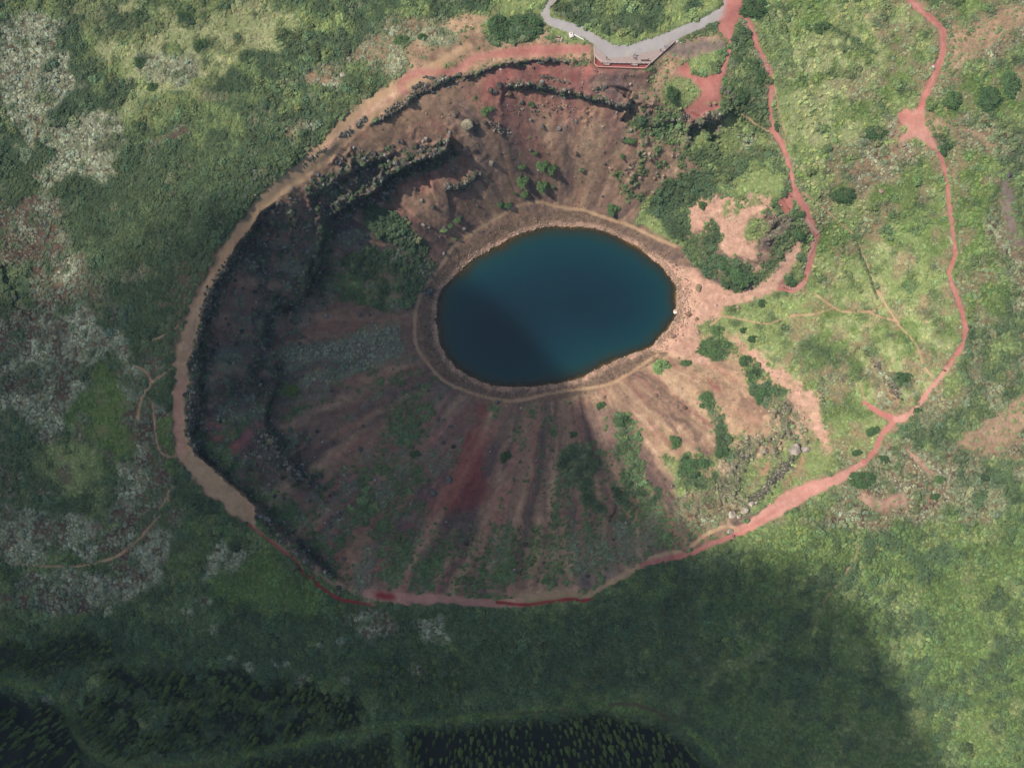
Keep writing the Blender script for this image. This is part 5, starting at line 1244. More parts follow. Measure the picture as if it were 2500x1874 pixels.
BO = [('b', 815, 805, 44, 'largest rounded grey boulder, alone on the dark north-west slope', (150, 142, 118), 1.3), ('b', 1022, 548, 26, 'upper dark boulder of the trio at the left end of the rock band', (96, 88, 80), 1.2),
      ('b', 965, 582, 22, 'left boulder of the trio at the left end of the rock band', (110, 100, 86), 1.2), ('b', 1080, 605, 28, 'lower tan boulder of the trio under the rock band', (126, 106, 84), 1.2),
      ('b', 878, 795, 14, 'small dark rock right of the largest grey boulder', (92, 88, 80), 1), ('b', 738, 742, 14, 'small grey rock above left of the largest boulder', (120, 112, 98), 1),
      ('b', 836, 1005, 14, 'reddish rock low on the dark slope below the cliff tower', (150, 116, 104), 1), ('b', 972, 1045, 24, 'grey rock between the cliff tower and the bush rows', (146, 136, 118), 1),
      ('b', 1515, 982, 18, 'brown boulder right of the bush rows', (128, 104, 88), 1), ('b', 1555, 1092, 22, 'mossy boulder below the brown one', (104, 112, 82), .9),
      ('b', 1736, 1080, 12, 'small pink stone on the east part of the north slope', (190, 150, 134), 1), ('b', 1862, 1075, 14, 'pale pointed rock on the east part of the north slope', (200, 170, 148), 1),
      ('b', 1930, 1142, 14, 'grey-pink rock below the pale pointed one', (160, 132, 118), 1), ('b', 1948, 1105, 10, 'small dark-shaded rock beside the grey-pink one', (150, 126, 112), 1),
      ('t4', 585, 450, 55, 'large flat-topped boulder on the beach clearing', (176, 154, 124), .8), ('t4', 270, 772, 42, 'bright white-pink slab standing at the water on the east shore', (250, 218, 198), .8),
      ('t4', 815, 688, 26, 'pink-white rock in the middle of the clearing', (216, 180, 168), 1), ('t4', 1115, 720, 30, 'brown rock at the edge of the grass below the pink track', (166, 138, 120), .8),
      ('t4', 560, 880, 30, 'brown boulder among rubble behind the east shore', (150, 120, 98), 1), ('t4', 450, 815, 44, 'flat brown boulder near the white slab', (160, 128, 104), .8),
      ('t4', 240, 1110, 40, 'tilted brown boulder at the south-east corner of the lake', (150, 122, 104), 1), ('t4', 20, 1185, 30, 'pale flat rock at the water at the south-east corner', (222, 188, 166), .8),
      ('t4', 770, 885, 22, 'pale rock where the thin trails meet', (206, 170, 146), .8), ('t4', 575, 1050, 34, 'pale broken rock left of the wide green clump', (180, 150, 130), .9),
      ('e', 575, 240, 28, 'larger dark boulder of the pair at the west end of the lake', (104, 106, 104), 1), ('e', 540, 250, 18, 'smaller dark boulder of the pair at the west end of the lake', (108, 108, 106), 1), ('e', 590, 145, 16, 'dark rock above the pair of boulders west of the lake', (100, 100, 98), 1),
      ('e', 570, 275, 12, 'small dark rock below the pair of boulders west of the lake', (110, 108, 104), 1),
      ('e', 1068, 978, 12, 'tan rock below the path at the south shore', (190, 158, 128), .8), ('e', 1166, 990, 12, 'second tan rock below the path at the south shore', (190, 158, 128), .8),
      ('t6', 815, 1080, 62, 'broad grey slab, leftmost of the leaning rocks above the rim path', (190, 176, 156), 1.2), ('t6', 905, 1110, 42, 'narrow pointed slab between the leaning rocks', (196, 180, 160), 1.5), ('t6', 985, 1030, 66, 'largest leaning slab in the row above the rim path', (184, 172, 150), 1.3),
      ('t6', 1070, 945, 46, 'upper pale slab at the foot of the rock rib', (206, 190, 174), 1.4), ('t6', 1660, 215, 95, 'knobbly grey rock tower at the top of the rock rib', (176, 164, 148), 1.3), ('t6', 1800, 210, 60, 'smaller rock tower right of the knobbly one', (172, 158, 144), 1.4),
      ('t6', 790, 1305, 50, 'rounded rock beside the rim path above two walkers', (170, 160, 140), .7), ('t6', 1235, 235, 40, 'dark-edged rock left of the upper red scree', (170, 156, 142), 1.3),
      ('u6', 595, 955, 42, 'rounded rock at the tip of the pink junction', (170, 150, 132), .8), ('u6', 440, 815, 34, 'flat rock left of the pink junction', (176, 156, 140), .7), ('u6', 285, 1580, 40, 'lone boulder in the scrub below the pink junction', (170, 144, 126), .9),
      ('u6', 975, 830, 22, 'mossy stone right of the pink junction', (150, 146, 110), .9), ('u6', 1125, 752, 14, 'small white stone right of the pink junction', (226, 212, 196), .9), ('u6', 1465, 765, 18, 'small pink stone on the sandy trail east of the junction', (190, 156, 148), .9),
      ('u6', 2010, 1370, 40, 'dark boulder at the head of the grey ash strip', (110, 98, 100), 1.2), ('c', 1625, 432, 11, 'white stone beside the red path above the junction', (240, 232, 224), .9),
      ('u4', 300, 1340, 28, 'round tan boulder alone on the west rim path', (176, 158, 116), .9), ('u4', 570, 970, 26, 'pale round rock just inside the west rim', (170, 150, 146), 1), ('u5', 1585, 930, 46, 'angular mossy boulder alone on the dark south-west slope', (112, 124, 104), 1),
      ('u5', 1320, 1090, 44, 'yellow-stained block at the top of the south-west rock rib', (156, 150, 104), 1.2), ('u2', 535, 185, 40, 'pale crumbly rock in the scrub north of the rim path', (190, 180, 156), .8),
      ('e', 700, 1450, 26, 'grey-green boulder left of the red streak', (112, 122, 112), 1), ('e', 598, 1535, 22, 'round grey boulder low in the south of the crater', (116, 122, 114), 1), ('e', 520, 1118, 10, 'small pale stone left of the top of the red streak', (140, 142, 130), 1),
      ('t2', 730, 1055, 34, 'left mossy rock in the red viewpoint clearing', (168, 150, 112), .8), ('t2', 808, 1055, 30, 'right mossy rock in the red viewpoint clearing', (160, 150, 108), .8), ('t1', 705, 1210, 20, 'small rounded stone at the end of a rock sill under the deck', (160, 140, 110), 1),
      ('f', 1075, 690, 0, '', (0, 0, 0), 1)]
BOBJ = []
for i, (t, x, y, r, lab, c, hz) in enumerate(BO):
    if r: BOBJ.append(single(t, x, y, r, ROCK[i % 5], 'boulder', lab, 'boulder', c, None, hz))
P_RO = BOBJ[:5]
ST1 = [single('t4', x, y, r, STONE[i], 'stone', l, 'stone', (222, 190, 162)) for i, (x, y, r, l) in enumerate([(160, 240, 15, 'pink-white stone at the water below the white-dressed person'), (275, 560, 12, 'small round stone at the water by the two people'), (200, 998, 11, 'pale stone at the water below the white slab'), (290, 850, 12, 'stone touching the foot of the white slab')])]
P_ST = ST1

u, v = cand(400000, 'scrub'); sz = rng.uniform(.36, .86, len(u)); sz = np.where(rng.random(len(u)) < .07 * (samp(DEN['scrub'], u, v) > .45) * sstep(.4, .6, fbm(u, v, 60, 430, 3)), rng.uniform(1.1, 2.0, len(u)), sz) * (1 + .5 * (fbm(u, v, 50, 260, 2) - .5))
scatter('scrub', u, v, sz, tints(u, v, VC), P_SM, 'knee-high green willow scrub covering the crater surroundings', 'scrub')
u, v = cand(330000, 'tuft'); scatter('grass', u, v, rng.uniform(.22, .5, len(u)), tints(u, v, VC, .85, 1.2), P_TU, 'tufted green and straw-coloured grass on the meadows round the crater', 'grass')
u, v = cand(190000, 'moss'); scatter('moss', u, v, rng.uniform(.2, .52, len(u)), tints(u, v, VC, .7, 1.25, .04), P_MO, 'pale grey-green moss and lichen hummocks on the lava', 'moss')
u, v = cand(330000, 'rock')
lich_k = rng.random(len(u))[:, None]  # random share of pale lichen tint for each rock
tc = np.array(alb((116, 112, 106))) * (1 - lich_k ** 2.5) + np.array(alb((200, 198, 186))) * lich_k ** 2.5
rs = .14 + rng.random(len(u)) ** 4 * .95
tc = tc * np.clip(1.25 - rs * .75, .5, 1.2)[:, None]
es = sstep(1450, 1600, u)[:, None]; tc = tc * (1 - .75 * es) + samp(CC, u, v) * 1.15 * .75 * es
# rows of dark blocks along the sills of the upper slope
ru, rv, rr = [], [], []
for (t, pts, n_, j_, r0) in (('u2', [(1100, 690), (1320, 560), (1480, 470), (1540, 380)], 90, 3, .36), ('u2', [(900, 870), (1050, 800), (1320, 650), (1500, 520), (1700, 390), (1930, 300), (2200, 230)], 210, 2.4, .34), ('u2', [(740, 860), (840, 770)], 60, 3, .5), ('u2', [(1600, 380), (1700, 310)], 40, 2.5, .45),
                             ('u2', [(1480, 360), (1600, 300)], 36, 2, .4), ('u2', [(500, 1010), (600, 950), (660, 940)], 60, 4, .4), ('u2', [(1630, 205), (1780, 240)], 18, 2, .4), ('u2', [(1830, 290), (1940, 220)], 50, 4, .5), ('u2', [(0, 1420), (60, 1360), (300, 1170)], 60, 4, .35),
                             ('b', [(1060, 545), (1200, 562), (1400, 583), (1540, 625), (1700, 650), (1810, 690), (1880, 660)], 330, 3, .42), ('b', [(950, 450), (1100, 402), (1250, 388), (1400, 380), (1620, 392)], 90, 2.4, .25), ('b', [(1290, 490), (1400, 515), (1480, 530)], 70, 3, .35), ('b', [(1640, 580), (1720, 560)], 40, 3, .45),
                             ('b', [(680, 1210), (800, 1200), (880, 1120)], 120, 4, .5), ('b', [(300, 1160), (440, 1140), (580, 1075)], 90, 4, .4), ('b', [(1070, 730), (1180, 690), (1300, 720), (1480, 700), (1600, 760)], 120, 8, .3), ('b', [(980, 800), (1060, 850)], 60, 9, .35),
                             ('u4', [(880, 80), (760, 250), (650, 400), (560, 600), (480, 700), (430, 920), (400, 1200), (360, 1400), (350, 1650)], 420, 5, .45), ('u4', [(900, 130), (840, 300), (700, 480), (600, 720), (520, 900), (470, 1100)], 260, 8, .5), ('u4', [(480, 1380), (500, 1650)], 90, 6, .5), ('u5', [(350, 0), (330, 200), (300, 560), (270, 800), (300, 1200), (480, 1300), (640, 1440), (780, 1560)], 330, 6, .45),
                             ('u5', [(1200, 960), (1320, 1120), (1420, 1260), (1600, 1430), (1760, 1600)], 200, 7, .6), ('u5', [(1000, 1300), (1200, 1150), (1400, 1180)], 60, 8, .5), ('t6', [(1080, 920), (1200, 800), (1350, 640), (1440, 540), (1600, 380)], 420, 6, .45), ('t6', [(1400, 580), (1530, 470)], 80, 2.5, .5), ('t6', [(900, 300), (1080, 290)], 40, 4, .45),
                             ('t2', [(320, 1280), (440, 1240)], 50, 4, .5), ('t2', [(720, 1210), (880, 1230)], 60, 4, .6), ('t2', [(930, 860), (1010, 960), (980, 1060)], 60, 5, .5), ('t3', [(1220, 640), (1420, 640), (1550, 590)], 80, 5, .4), ('t5', [(1330, 20), (1380, 100)], 40, 5, .4), ('t5', [(1520, 300), (1600, 420), (1640, 500)], 70, 6, .45), ('t5', [(540, 380), (620, 480), (600, 600), (640, 720)], 60, 5, .3), ('t5', [(680, 190), (860, 250), (1040, 310)], 70, 4, .3)):
    pp = np.array(smooth(Z(t, pts), 1)); dd_ = np.r_[0, np.cumsum(np.hypot(*np.diff(pp, axis=0).T))]; q = rng.random(n_) * dd_[-1]
    ru.append(np.interp(q, dd_, pp[:, 0]) + rng.normal(0, j_, n_)); rv.append(np.interp(q, dd_, pp[:, 1]) + rng.normal(0, j_, n_)); rr.append(r0 * rng.uniform(.45, 1.5, n_))
ru = np.concatenate(ru); rv = np.concatenate(rv); rr = np.concatenate(rr); lt_ = rng.random((len(ru), 1)) ** 2
rt = np.array(alb((92, 88, 78))) * (1 - lt_) + np.array(alb((168, 160, 140))) * lt_
u = np.concatenate([u, ru]); v = np.concatenate([v, rv]); rs = np.concatenate([rs, rr]); tc = np.concatenate([tc, rt])
scatter('lava_rubble', u, v, rs, tc * rng.uniform(.7, 1.25, (len(u), 1)), P_RO, 'dark broken lava rock with pale lichen along the ledges inside the crater', 'lava rock', squash=1.25)
# stones of the shore
n = 52000
u = rng.uniform(1020, 1720, n); v = rng.uniform(540, 980, n); d = samp(lake_sd, u, v)
east = ((u > 1590) & (v > 600)).astype(float)
pr = np.where(d < -1, 0, np.exp(-((d - 4) / (7.0 + 14 * east)) ** 2)) * .9 + ((d > 0) & (d < 40)) * .10
k = rng.random(n) < pr; u, v, d = u[k], v[k], d[k]
wet = np.exp(-(d / 12) ** 2)[:, None]
tc = np.array(alb((160, 132, 110))) * (1 - wet) + np.array(alb((216, 184, 158))) * wet
scatter('shore_stones', u, v, .1 + rng.random(len(u)) ** 2 * .34, tc * rng.uniform(.6, 1.25, (len(u), 1)), P_ST, 'pale pinkish stones lining the water of the crater lake', 'stones')
n = 60000
u = rng.uniform(480, 1900, n); v = rng.uniform(180, 1440, n); a_ = samp(AIN.astype(np.float32), u, v); d = samp(lake_sd, u, v)
pr = a_ * (.05 + .35 * sstep(.55, .7, fbm(u, v, 30, 270, 3, .6))) * (d > 20) * np.where((u < 1640) & (v > 900), 1.0, .5)
k = rng.random(n) < pr; u, v = u[k], v[k]
c0 = samp(CC, u, v)
scatter('scree', u, v, .09 + rng.random(len(u)) ** 4 * .4, np.clip(c0 * rng.uniform(.6, 1.7, (len(u), 1)), .01, .7), P_ST, 'small loose stones strewn over the crater slopes', 'stones')

# ------------------------------------------------------------------ pines
def pine_meshes(seed):
    r = np.random.default_rng(seed)
    bm = bmesh.new(); n = 0; lv = []
    whorls = 9
    for w in range(whorls):
        q = w / (whorls - 1); z = .14 + q * .78; rad_ = .165 * (1 - q) ** .75 + .015
        nb = 8 if q < .6 else 5
        for k in range(nb):
            a = k / nb * 6.283 + w * .7 + r.uniform(-.2, .2); d = Vector((math.cos(a), math.sin(a), 0)); s_ = Vector((-d.y, d.x, 0))
            L = rad_ * r.uniform(.75, 1.15); w_ = rad_ * .34 + .012
            p0 = Vector((0, 0, z + .03)); p1 = d * L * .55 + Vector((0, 0, z + .02)); p2 = d * L + Vector((0, 0, z - .035))
            vs = [bm.verts.new(p0 + s_ * .01), bm.verts.new(p0 - s_ * .01), bm.verts.new(p1 - s_ * w_), bm.verts.new(p2), bm.verts.new(p1 + s_ * w_)]
            bm.faces.new(vs); lv += [r.uniform(.7, 1.35)] * 5
    q = bmesh.ops.create_cone(bm, cap_ends=False, segments=7, radius1=.085, radius2=.004, depth=.86)['verts']
    for v in q: v.co.z += .56; lv.append(.75)
    me = bpy.data.meshes.new('pine_crown'); bm.to_mesh(me); bm.free()
    at_ = me.attributes.new('leafvar', 'FLOAT', 'POINT'); at_.data.foreach_set('value', lv); me.materials.append(M_LEAF)
    bm = bmesh.new(); q = bmesh.ops.create_cone(bm, cap_ends=True, segments=7, radius1=.03, radius2=.012, depth=.3)['verts']
    for v in q: v.co.z += .13
    mt = bpy.data.meshes.new('pine_trunk'); bm.to_mesh(mt); bm.free(); mt.materials.append(M_BARK)
    return me, mt
PINES = [pine_meshes(300 + i) for i in range(4)]

def spots_in(poly, d, nmax, ok=None, seed=0):
    p = np.array(poly); r = np.random.default_rng(seed); out = []; cell = {}
    lo = np.maximum(p.min(0), [-30, -30]); hi = np.minimum(p.max(0), [2530, 1905])
    c = r.uniform(lo, hi, (nmax, 2))
    m = inpoly(poly, c[:, 0] + (fbm(c[:, 0], c[:, 1], 40, 280, 2) - .5) * 30, c[:, 1])
    if ok is not None: m &= ok(c[:, 0], c[:, 1])
    for (x, y) in c[m]:
        k = (int(x // d), int(y // d)); bad = False
        for a in (-1, 0, 1):
            for b in (-1, 0, 1):
                for q in cell.get((k[0] + a, k[1] + b), ()):
                    if (q[0] - x) ** 2 + (q[1] - y) ** 2 < d * d: bad = True
        if not bad: cell.setdefault(k, []).append((x, y)); out.append((x, y))
    return out
fok = lambda a, b: (fbm(a, b, 36, 295, 3, .6) > .40)
yok = lambda a, b: fbm(a, b, 40, 290, 3, .6) > .47
stands = [(FOREST[0], 13, 900, fok, (5.0, 7.2), 'tall pine in the black shaded plantation at the lower left corner', 'pines of the lower left plantation'),
          (FOREST[1], 12, 2100, fok, (4.6, 7.0), 'tall pine in the black shaded plantation at the bottom centre', 'pines of the bottom centre plantation'),
          (FOREST[2], 17, 3000, None, (4.0, 6.0), 'tall pine between the two grass tracks at the bottom', 'pines between the grass tracks'),
          (YOUNG[0], 11, 3600, yok, (4.0, 6.2), 'young yellow-green pine above the forest track at the lower left', 'young pines above the forest track'),
          (YOUNG[1], 15, 3000, yok, (3.8, 5.6), 'young pine of the small stand above the track in the middle', 'young pines of the small middle stand'),
          (YOUNG[2], 15, 1500, None, (3.8, 5.5), 'young pine of the dark clump near the left edge', 'pines of the dark clump near the left edge'),
          (YOUNG[3], 15, 1500, yok, (3.8, 5.5), 'young pine at the left edge above the forest track', 'pines at the left edge')]
allp = []
for si, (q, d, nm, ok, hs, lab, grp) in enumerate(stands):
    for (x, y) in spots_in(q, d, nm, ok, 500 + si): allp.append((x, y, hs[0] * .7 + random.random() ** 1.3 * (hs[1] * 1.1 - hs[0] * .7), si))
inview = [p for p in allp if 8 < p[0] < 2492 and p[1] < 1862]
rest = [p for p in allp if not (8 < p[0] < 2492 and p[1] < 1862)]
inview.sort(key=lambda p: -p[2]); solo = inview[:296]; rest += inview[296:]
print('pines', len(allp), len(solo))
PP = []
def plab(x, y, h, si):
    l = stands[si][5]
    if si == 1: return 'tall pine in the %s of the black shaded plantation at the bottom centre' % ('left end' if x < 1180 else 'middle' if x < 1420 else 'right end')
    if si == 3: return 'young yellow-green pine above the forest track, %s of the lower left stand' % ('left end' if x < 380 else 'middle' if x < 620 else 'right end')
    if si == 0: return 'tall pine in the %s half of the plantation at the lower left corner' % ('upper' if y < 1770 else 'lower')
    return l
for i, (x, y, h, si) in enumerate(solo):
    g = ground(x, y)
    o = empty('pine_tree', (float(g[0]), float(g[1]), float(g[2]) - .1), random.uniform(0, 6.28), label=plab(x, y, h, si), category='pine tree', group=stands[si][6])
    cr, tk = PINES[i % 4]
    c = add('crown', cr, o); w_ = random.uniform(.55, 1.15); tv = random.uniform(.5, 1.2); c.scale = (h * w_, h * w_, h); c['tint'] = [float(a * tv) for a in alb((118, 140, 72))]
    t_ = add('trunk', tk, o); t_.scale = (h, h, h)
    if i < 4: PP.append(c)
r_ = np.array([(p[0], p[1], p[2]) for p in rest])
tc = np.array(alb((114, 134, 68)))[None] * rng.uniform(.45, 1.25, (len(r_), 1))
scatter('pine_plantation', r_[:, 0], r_[:, 1], r_[:, 2], tc, PP, 'smaller pines filling the dark plantations along the bottom', 'pine forest')
# the plantation carries on beyond the frame
xx = rng.uniform(-500, 3000, 5000); yy = rng.uniform(1880, 2500, 5000); k = (np.abs(xx - 900) < 900); xx, yy = xx[k], yy[k]
scatter('pine_plantation', xx, yy, rng.uniform(4, 7, len(xx)), np.array(alb((80, 98, 48)))[None] * rng.uniform(.7, 1.3, (len(xx), 1)), PP, 'pine plantation running on below the picture', 'pine forest')

# ------------------------------------------------------------------ timber deck, fences, steps, benches
M_WOOD = simple_mat('weathered_timber', tuple(alb((186, 166, 156))), .8, .14, 3.0, .004)
M_WOODL = simple_mat('pale_timber', tuple(alb((214, 190, 180))), .8, .12, 3.0, .004)
M_WOODR = simple_mat('dusty_timber', tuple(alb((228, 186, 168))), .8, .12, 3.0, .004)
M_STEP = simple_mat('step_timber', tuple(alb((212, 168, 152))), .8, .15, 3.0, .004)
M_CONC = simple_mat('pale_concrete', tuple(alb((244, 236, 228))), .85, .08, 3.0, .004)
M_REDG = ground_mat('red_cinder', .12, .5, 5.0, .02)
M_REDP = simple_mat('red_cinder_fill', tuple(alb((158, 84, 78))), .95, .15, 2.0, .01)
M_DARKW = simple_mat('dark_timber', tuple(alb((110, 84, 78))), .8, .14, 3.0, .004)

def box_bm(bm, c, size, rz=0.0, rot=None):
    q = bmesh.ops.create_cube(bm, size=1)['verts']
    m = Matrix.Translation(c) @ (rot if rot else Matrix.Rotation(rz, 4, 'Z')) @ Matrix.Diagonal((*size, 1))
    bmesh.ops.transform(bm, matrix=m, verts=q)
def bm_obj(name, bm, mat, parent=None, bevel=0.0, **props):
    if bevel: bmesh.ops.bevel(bm, geom=list(bm.edges), offset=bevel, segments=1, affect='EDGES')
    me = bpy.data.meshes.new(name); bm.to_mesh(me); bm.free(); me.materials.append(mat)
    return add(name, me, parent, **props)
def xy(t, x, y, z=0.0):
    p = Z(t, [(x, y)])[0]; return Vector(((p[0] - 1250) * S * (H - z) / H, -(p[1] - 937) * S * (H - z) / H, z))
def seg_box(bm, a, b, w, h, zc, ext=0.0):
    d = b - a; L = math.hypot(d.x, d.y) + ext
    rot = Matrix.Rotation(math.atan2(d.y, d.x), 4, 'Z')
    pitch = math.atan2(d.z, math.hypot(d.x, d.y))
    box_bm(bm, (a + b) / 2 + Vector((0, 0, zc)), (L, w, h), rot=rot @ Matrix.Rotation(-pitch, 4, 'Y'))

DZ = .16
deck = empty('viewing_deck', xy('t1', 1100, 800, 0), 0, label='timber viewing deck wrapped round the bend of the grey asphalt path above the crater', category='deck')
def rel(o, par):
    o.matrix_parent_inverse = Matrix.Translation(par.location).inverted(); return o
dpoly = [(722, 640), (722, 742), (830, 846), (1480, 858), (1790, 576), (1740, 600), (1700, 655), (1500, 690), (1420, 700), (1250, 755), (1000, 780), (880, 770), (840, 715), (780, 670)]
dp = [xy('t1', x, y, DZ) for x, y in dpoly]; dq = [(p.x, p.y) for p in dp]
bm = bmesh.new(); y = min(q[1] for q in dq) + .09
while y < max(q[1] for q in dq):
    xs = []
    for k in range(len(dq)):
        (x1, y1), (x2, y2) = dq[k], dq[(k + 1) % len(dq)]
        if (y1 > y) != (y2 > y): xs.append(x1 + (x2 - x1) * (y - y1) / (y2 - y1))
    xs.sort()
    for a, b in zip(xs[::2], xs[1::2]):
        if b - a > .3: box_bm(bm, Vector(((a + b) / 2, y, DZ - .02)), (b - a, .172, .04))
    y += .19
rel(bm_obj('planking', bm, M_WOOD, deck, kind='stuff'), deck)
for (x0, y0), (x1, y1), w in (((722, 605), (722, 740), .30), ((722, 745), (830, 846), .34), ((834, 849), (1478, 860), .30), ((1484, 856), (1795, 572), .26)):
    bm = bmesh.new(); seg_box(bm, xy('t1', x0, y0, 0), xy('t1', x1, y1, 0), w, .62, -.02); rel(bm_obj('edge_beam', bm, M_WOODL, deck, .02), deck)
for (x0, y0), (x1, y1), w in (((834, 849), (1478, 860), .12), ((1484, 856), (1795, 572), .12)):
    bm = bmesh.new(); seg_box(bm, xy('t1', x0, y0, 0), xy('t1', x1, y1, 0), w, .06, 1.0); rel(bm_obj('handrail', bm, M_DARKW if w > .2 else M_WOOD, deck), deck)
    n = max(3, int(math.hypot(x1 - x0, y1 - y0) / 62))
    for k in range(n + 1):
        q = k / n; p = xy('t1', x0 + (x1 - x0) * q, y0 + (y1 - y0) * q, 0); bm = bmesh.new(); box_bm(bm, p + Vector((0, 0, .64)), (.09, .09, .68)); rel(bm_obj('rail_post', bm, M_WOOD, deck), deck)
# red terrace below the deck
tp = [xy('t1', x, y, -.45) for x, y in [(722, 742), (830, 846), (1480, 858), (1402, 932), (765, 912), (722, 872)]]
bm = bmesh.new(); vs = [bm.verts.new(p) for p in tp] + [bm.verts.new(p - Vector((0, 0, 1.6))) for p in tp]
n = len(tp); bm.faces.new(vs[:n][::-1]); bm.faces.new(vs[n:])
for k in range(n): bm.faces.new([vs[k], vs[(k + 1) % n], vs[n + (k + 1) % n], vs[n + k]])
bmesh.ops.recalc_face_normals(bm, faces=bm.faces)
bm_obj('gravel_terrace', bm, M_REDP, None, kind='structure')
fence = empty('timber_fence', xy('t1', 1080, 920, -.45), 0, label='low pale timber fence round the red gravel terrace below the deck', category='fence')
fp = [(722, 750), (722, 872), (765, 910), (1400, 932), (1478, 866)]
for k in range(4):
    a = xy('t1', *fp[k], -.45); b = xy('t1', *fp[k + 1], -.45)
    bm = bmesh.new(); seg_box(bm, a, b, .2, .07, .78); rel(bm_obj('rail', bm, M_WOODR, fence), fence)
    bm = bmesh.new(); seg_box(bm, a, b, .06, .12, .42); rel(bm_obj('rail', bm, M_WOODR, fence), fence)
    n = max(1, round((b - a).length / 2.4))
    for j in range(n):
        bm = bmesh.new(); box_bm(bm, a + (b - a) * j / n + Vector((0, 0, .25)), (.12, .12, 1.0)); rel(bm_obj('fence_post', bm, M_WOODR, fence), fence)
for (x, y, lab) in ((890, 858, 'left flight of three timber steps from the deck to the red terrace'), (1265, 866, 'right flight of three timber steps from the deck to the red terrace')):
    st = empty('timber_steps', xy('t1', x, y, 0), 0, label=lab, category='steps', group='timber steps down to the red terrace')
    for k in range(3):
        bm = bmesh.new(); box_bm(bm, xy('t1', x, y - 12 + k * 12, 0) + Vector((0, 0, .30 - k * .18)), (2.15, .30, .07)); rel(bm_obj('tread', bm, M_WOODL, st), st)
    for s_ in (-1, 1):
        bm = bmesh.new(); box_bm(bm, xy('t1', x, y, 0) + Vector((s_ * 1.12, 0, 0)), (.07, 1.1, .6)); rel(bm_obj('stringer', bm, M_WOOD, st), st)
be = empty('bench', xy('t1', 1400, 822, 0), 0, label='long low timber bench on the deck right of the standing group', category='bench')
for k in range(3):
    bm = bmesh.new(); box_bm(bm, be.location + Vector((0, (k - 1) * .13, .60)), (2.7, .11, .05)); rel(bm_obj('slat', bm, M_DARKW, be), be)
for s_ in (-1, 1):
    bm = bmesh.new(); box_bm(bm, be.location + Vector((s_ * 1.15, 0, .36)), (.12, .36, .44)); rel(bm_obj('leg', bm, M_WOOD, be), be)
sg = empty('sign_post', xy('t1', 1448, 818, 0), 0, label='short dark information post at the right end of the deck bench', category='sign')
bm = bmesh.new(); box_bm(bm, sg.location + Vector((0, 0, .6)), (.12, .12, 1.0)); rel(bm_obj('post', bm, M_DARKW, sg), sg)
bm = bmesh.new(); box_bm(bm, sg.location + Vector((0, 0, 1.1)), (.55, .4, .05), rot=Matrix.Rotation(.5, 4, 'X')); rel(bm_obj('panel', bm, M_DARKW, sg), sg)
ln = empty('bench', xy('t1', 160, 52, 0), 0, label='long grey timber bench lying along the asphalt path at the top edge', category='bench')
a = xy('t1', 112, 96, 0); b = xy('t1', 220, -8, 0)
for k in range(3):
    d = (b - a).normalized(); nn = Vector((-d.y, d.x, 0)) * (k - 1) * .2
    bm = bmesh.new(); seg_box(bm, a + nn, b + nn, .17, .06, .46); rel(bm_obj('slat', bm, M_WOOD, ln), ln)
for q in (.08, .5, .92):
    bm = bmesh.new(); box_bm(bm, a + (b - a) * q + Vector((0, 0, .2)), (.5, .12, .44), math.atan2(d.y, d.x) + 1.57); rel(bm_obj('leg', bm, M_DARKW, ln), ln)
for (x0, y0, x1, y1, w, lab, mt) in ((145, 543, 250, 552, .30, 'lowest of the stacked timber beams left of the asphalt path', M_WOODL), (160, 520, 258, 532, .30, 'middle of the stacked timber beams left of the asphalt path', M_WOODR), (190, 505, 270, 516, .28, 'dark topmost of the beams lying left to right by the asphalt path', M_DARKW), (205, 488, 262, 500, .28, 'short pale beam at the top of the pile by the asphalt path', M_WOODR),
                         (272, 572, 296, 512, .32, 'right beam of the pile, set across the others', M_WOOD), (262, 566, 284, 506, .26, 'pale beam set across, second from the right of the pile', M_WOODL), (428, 462, 505, 500, .5, 'long pale beam running down from the white block', M_CONC), (505, 502, 580, 542, .4, 'second pale beam, at the lower end of the long one', M_CONC)):
    a = xy('t1', x0, y0, 0); b = xy('t1', x1, y1, 0); c = (a + b) / 2; gz = max(0, float(ground((c.x / S) + 1250, -c.y / S + 937)[2]))
    bm = bmesh.new(); seg_box(bm, a, b, w, .3, gz + .14); bm_obj('timber_beam', bm, mt, None, .02, label=lab, category='beam', group='timber beams beside the asphalt path')
wb = empty('concrete_block', xy('t1', 412, 484, 0), 0, label='white concrete block with a dark hole beside the asphalt path', category='block')
bm = bmesh.new(); box_bm(bm, wb.location + Vector((0, 0, .4)), (1.5, 1.9, .7), .25); rel(bm_obj('body', bm, M_CONC, wb, .05), wb)
bm = bmesh.new(); box_bm(bm, wb.location + Vector((-.05, .5, .77)), (.5, .4, .05), .25); rel(bm_obj('hatch', bm, M_DARKW, wb), wb)
bm = bmesh.new(); box_bm(bm, wb.location + Vector((.45, -.55, .8)), (.5, .7, .1), .25); rel(bm_obj('lid', bm, M_WOODL, wb), wb)
for i, (x, y, r, l) in enumerate([(1850, 560, 22, 'largest of the white stones at the upper end of the deck'), (1870, 572, 16, 'middle white stone at the upper end of the deck'), (1890, 578, 13, 'right-hand white stone at the upper end of the deck'), (1838, 572, 12, 'left-hand small white stone at the upper end of the deck')]):
    single('t1', x, y, r, STONE[i], 'stone', l, 'stone', (232, 224, 214), 'white stones at the deck')

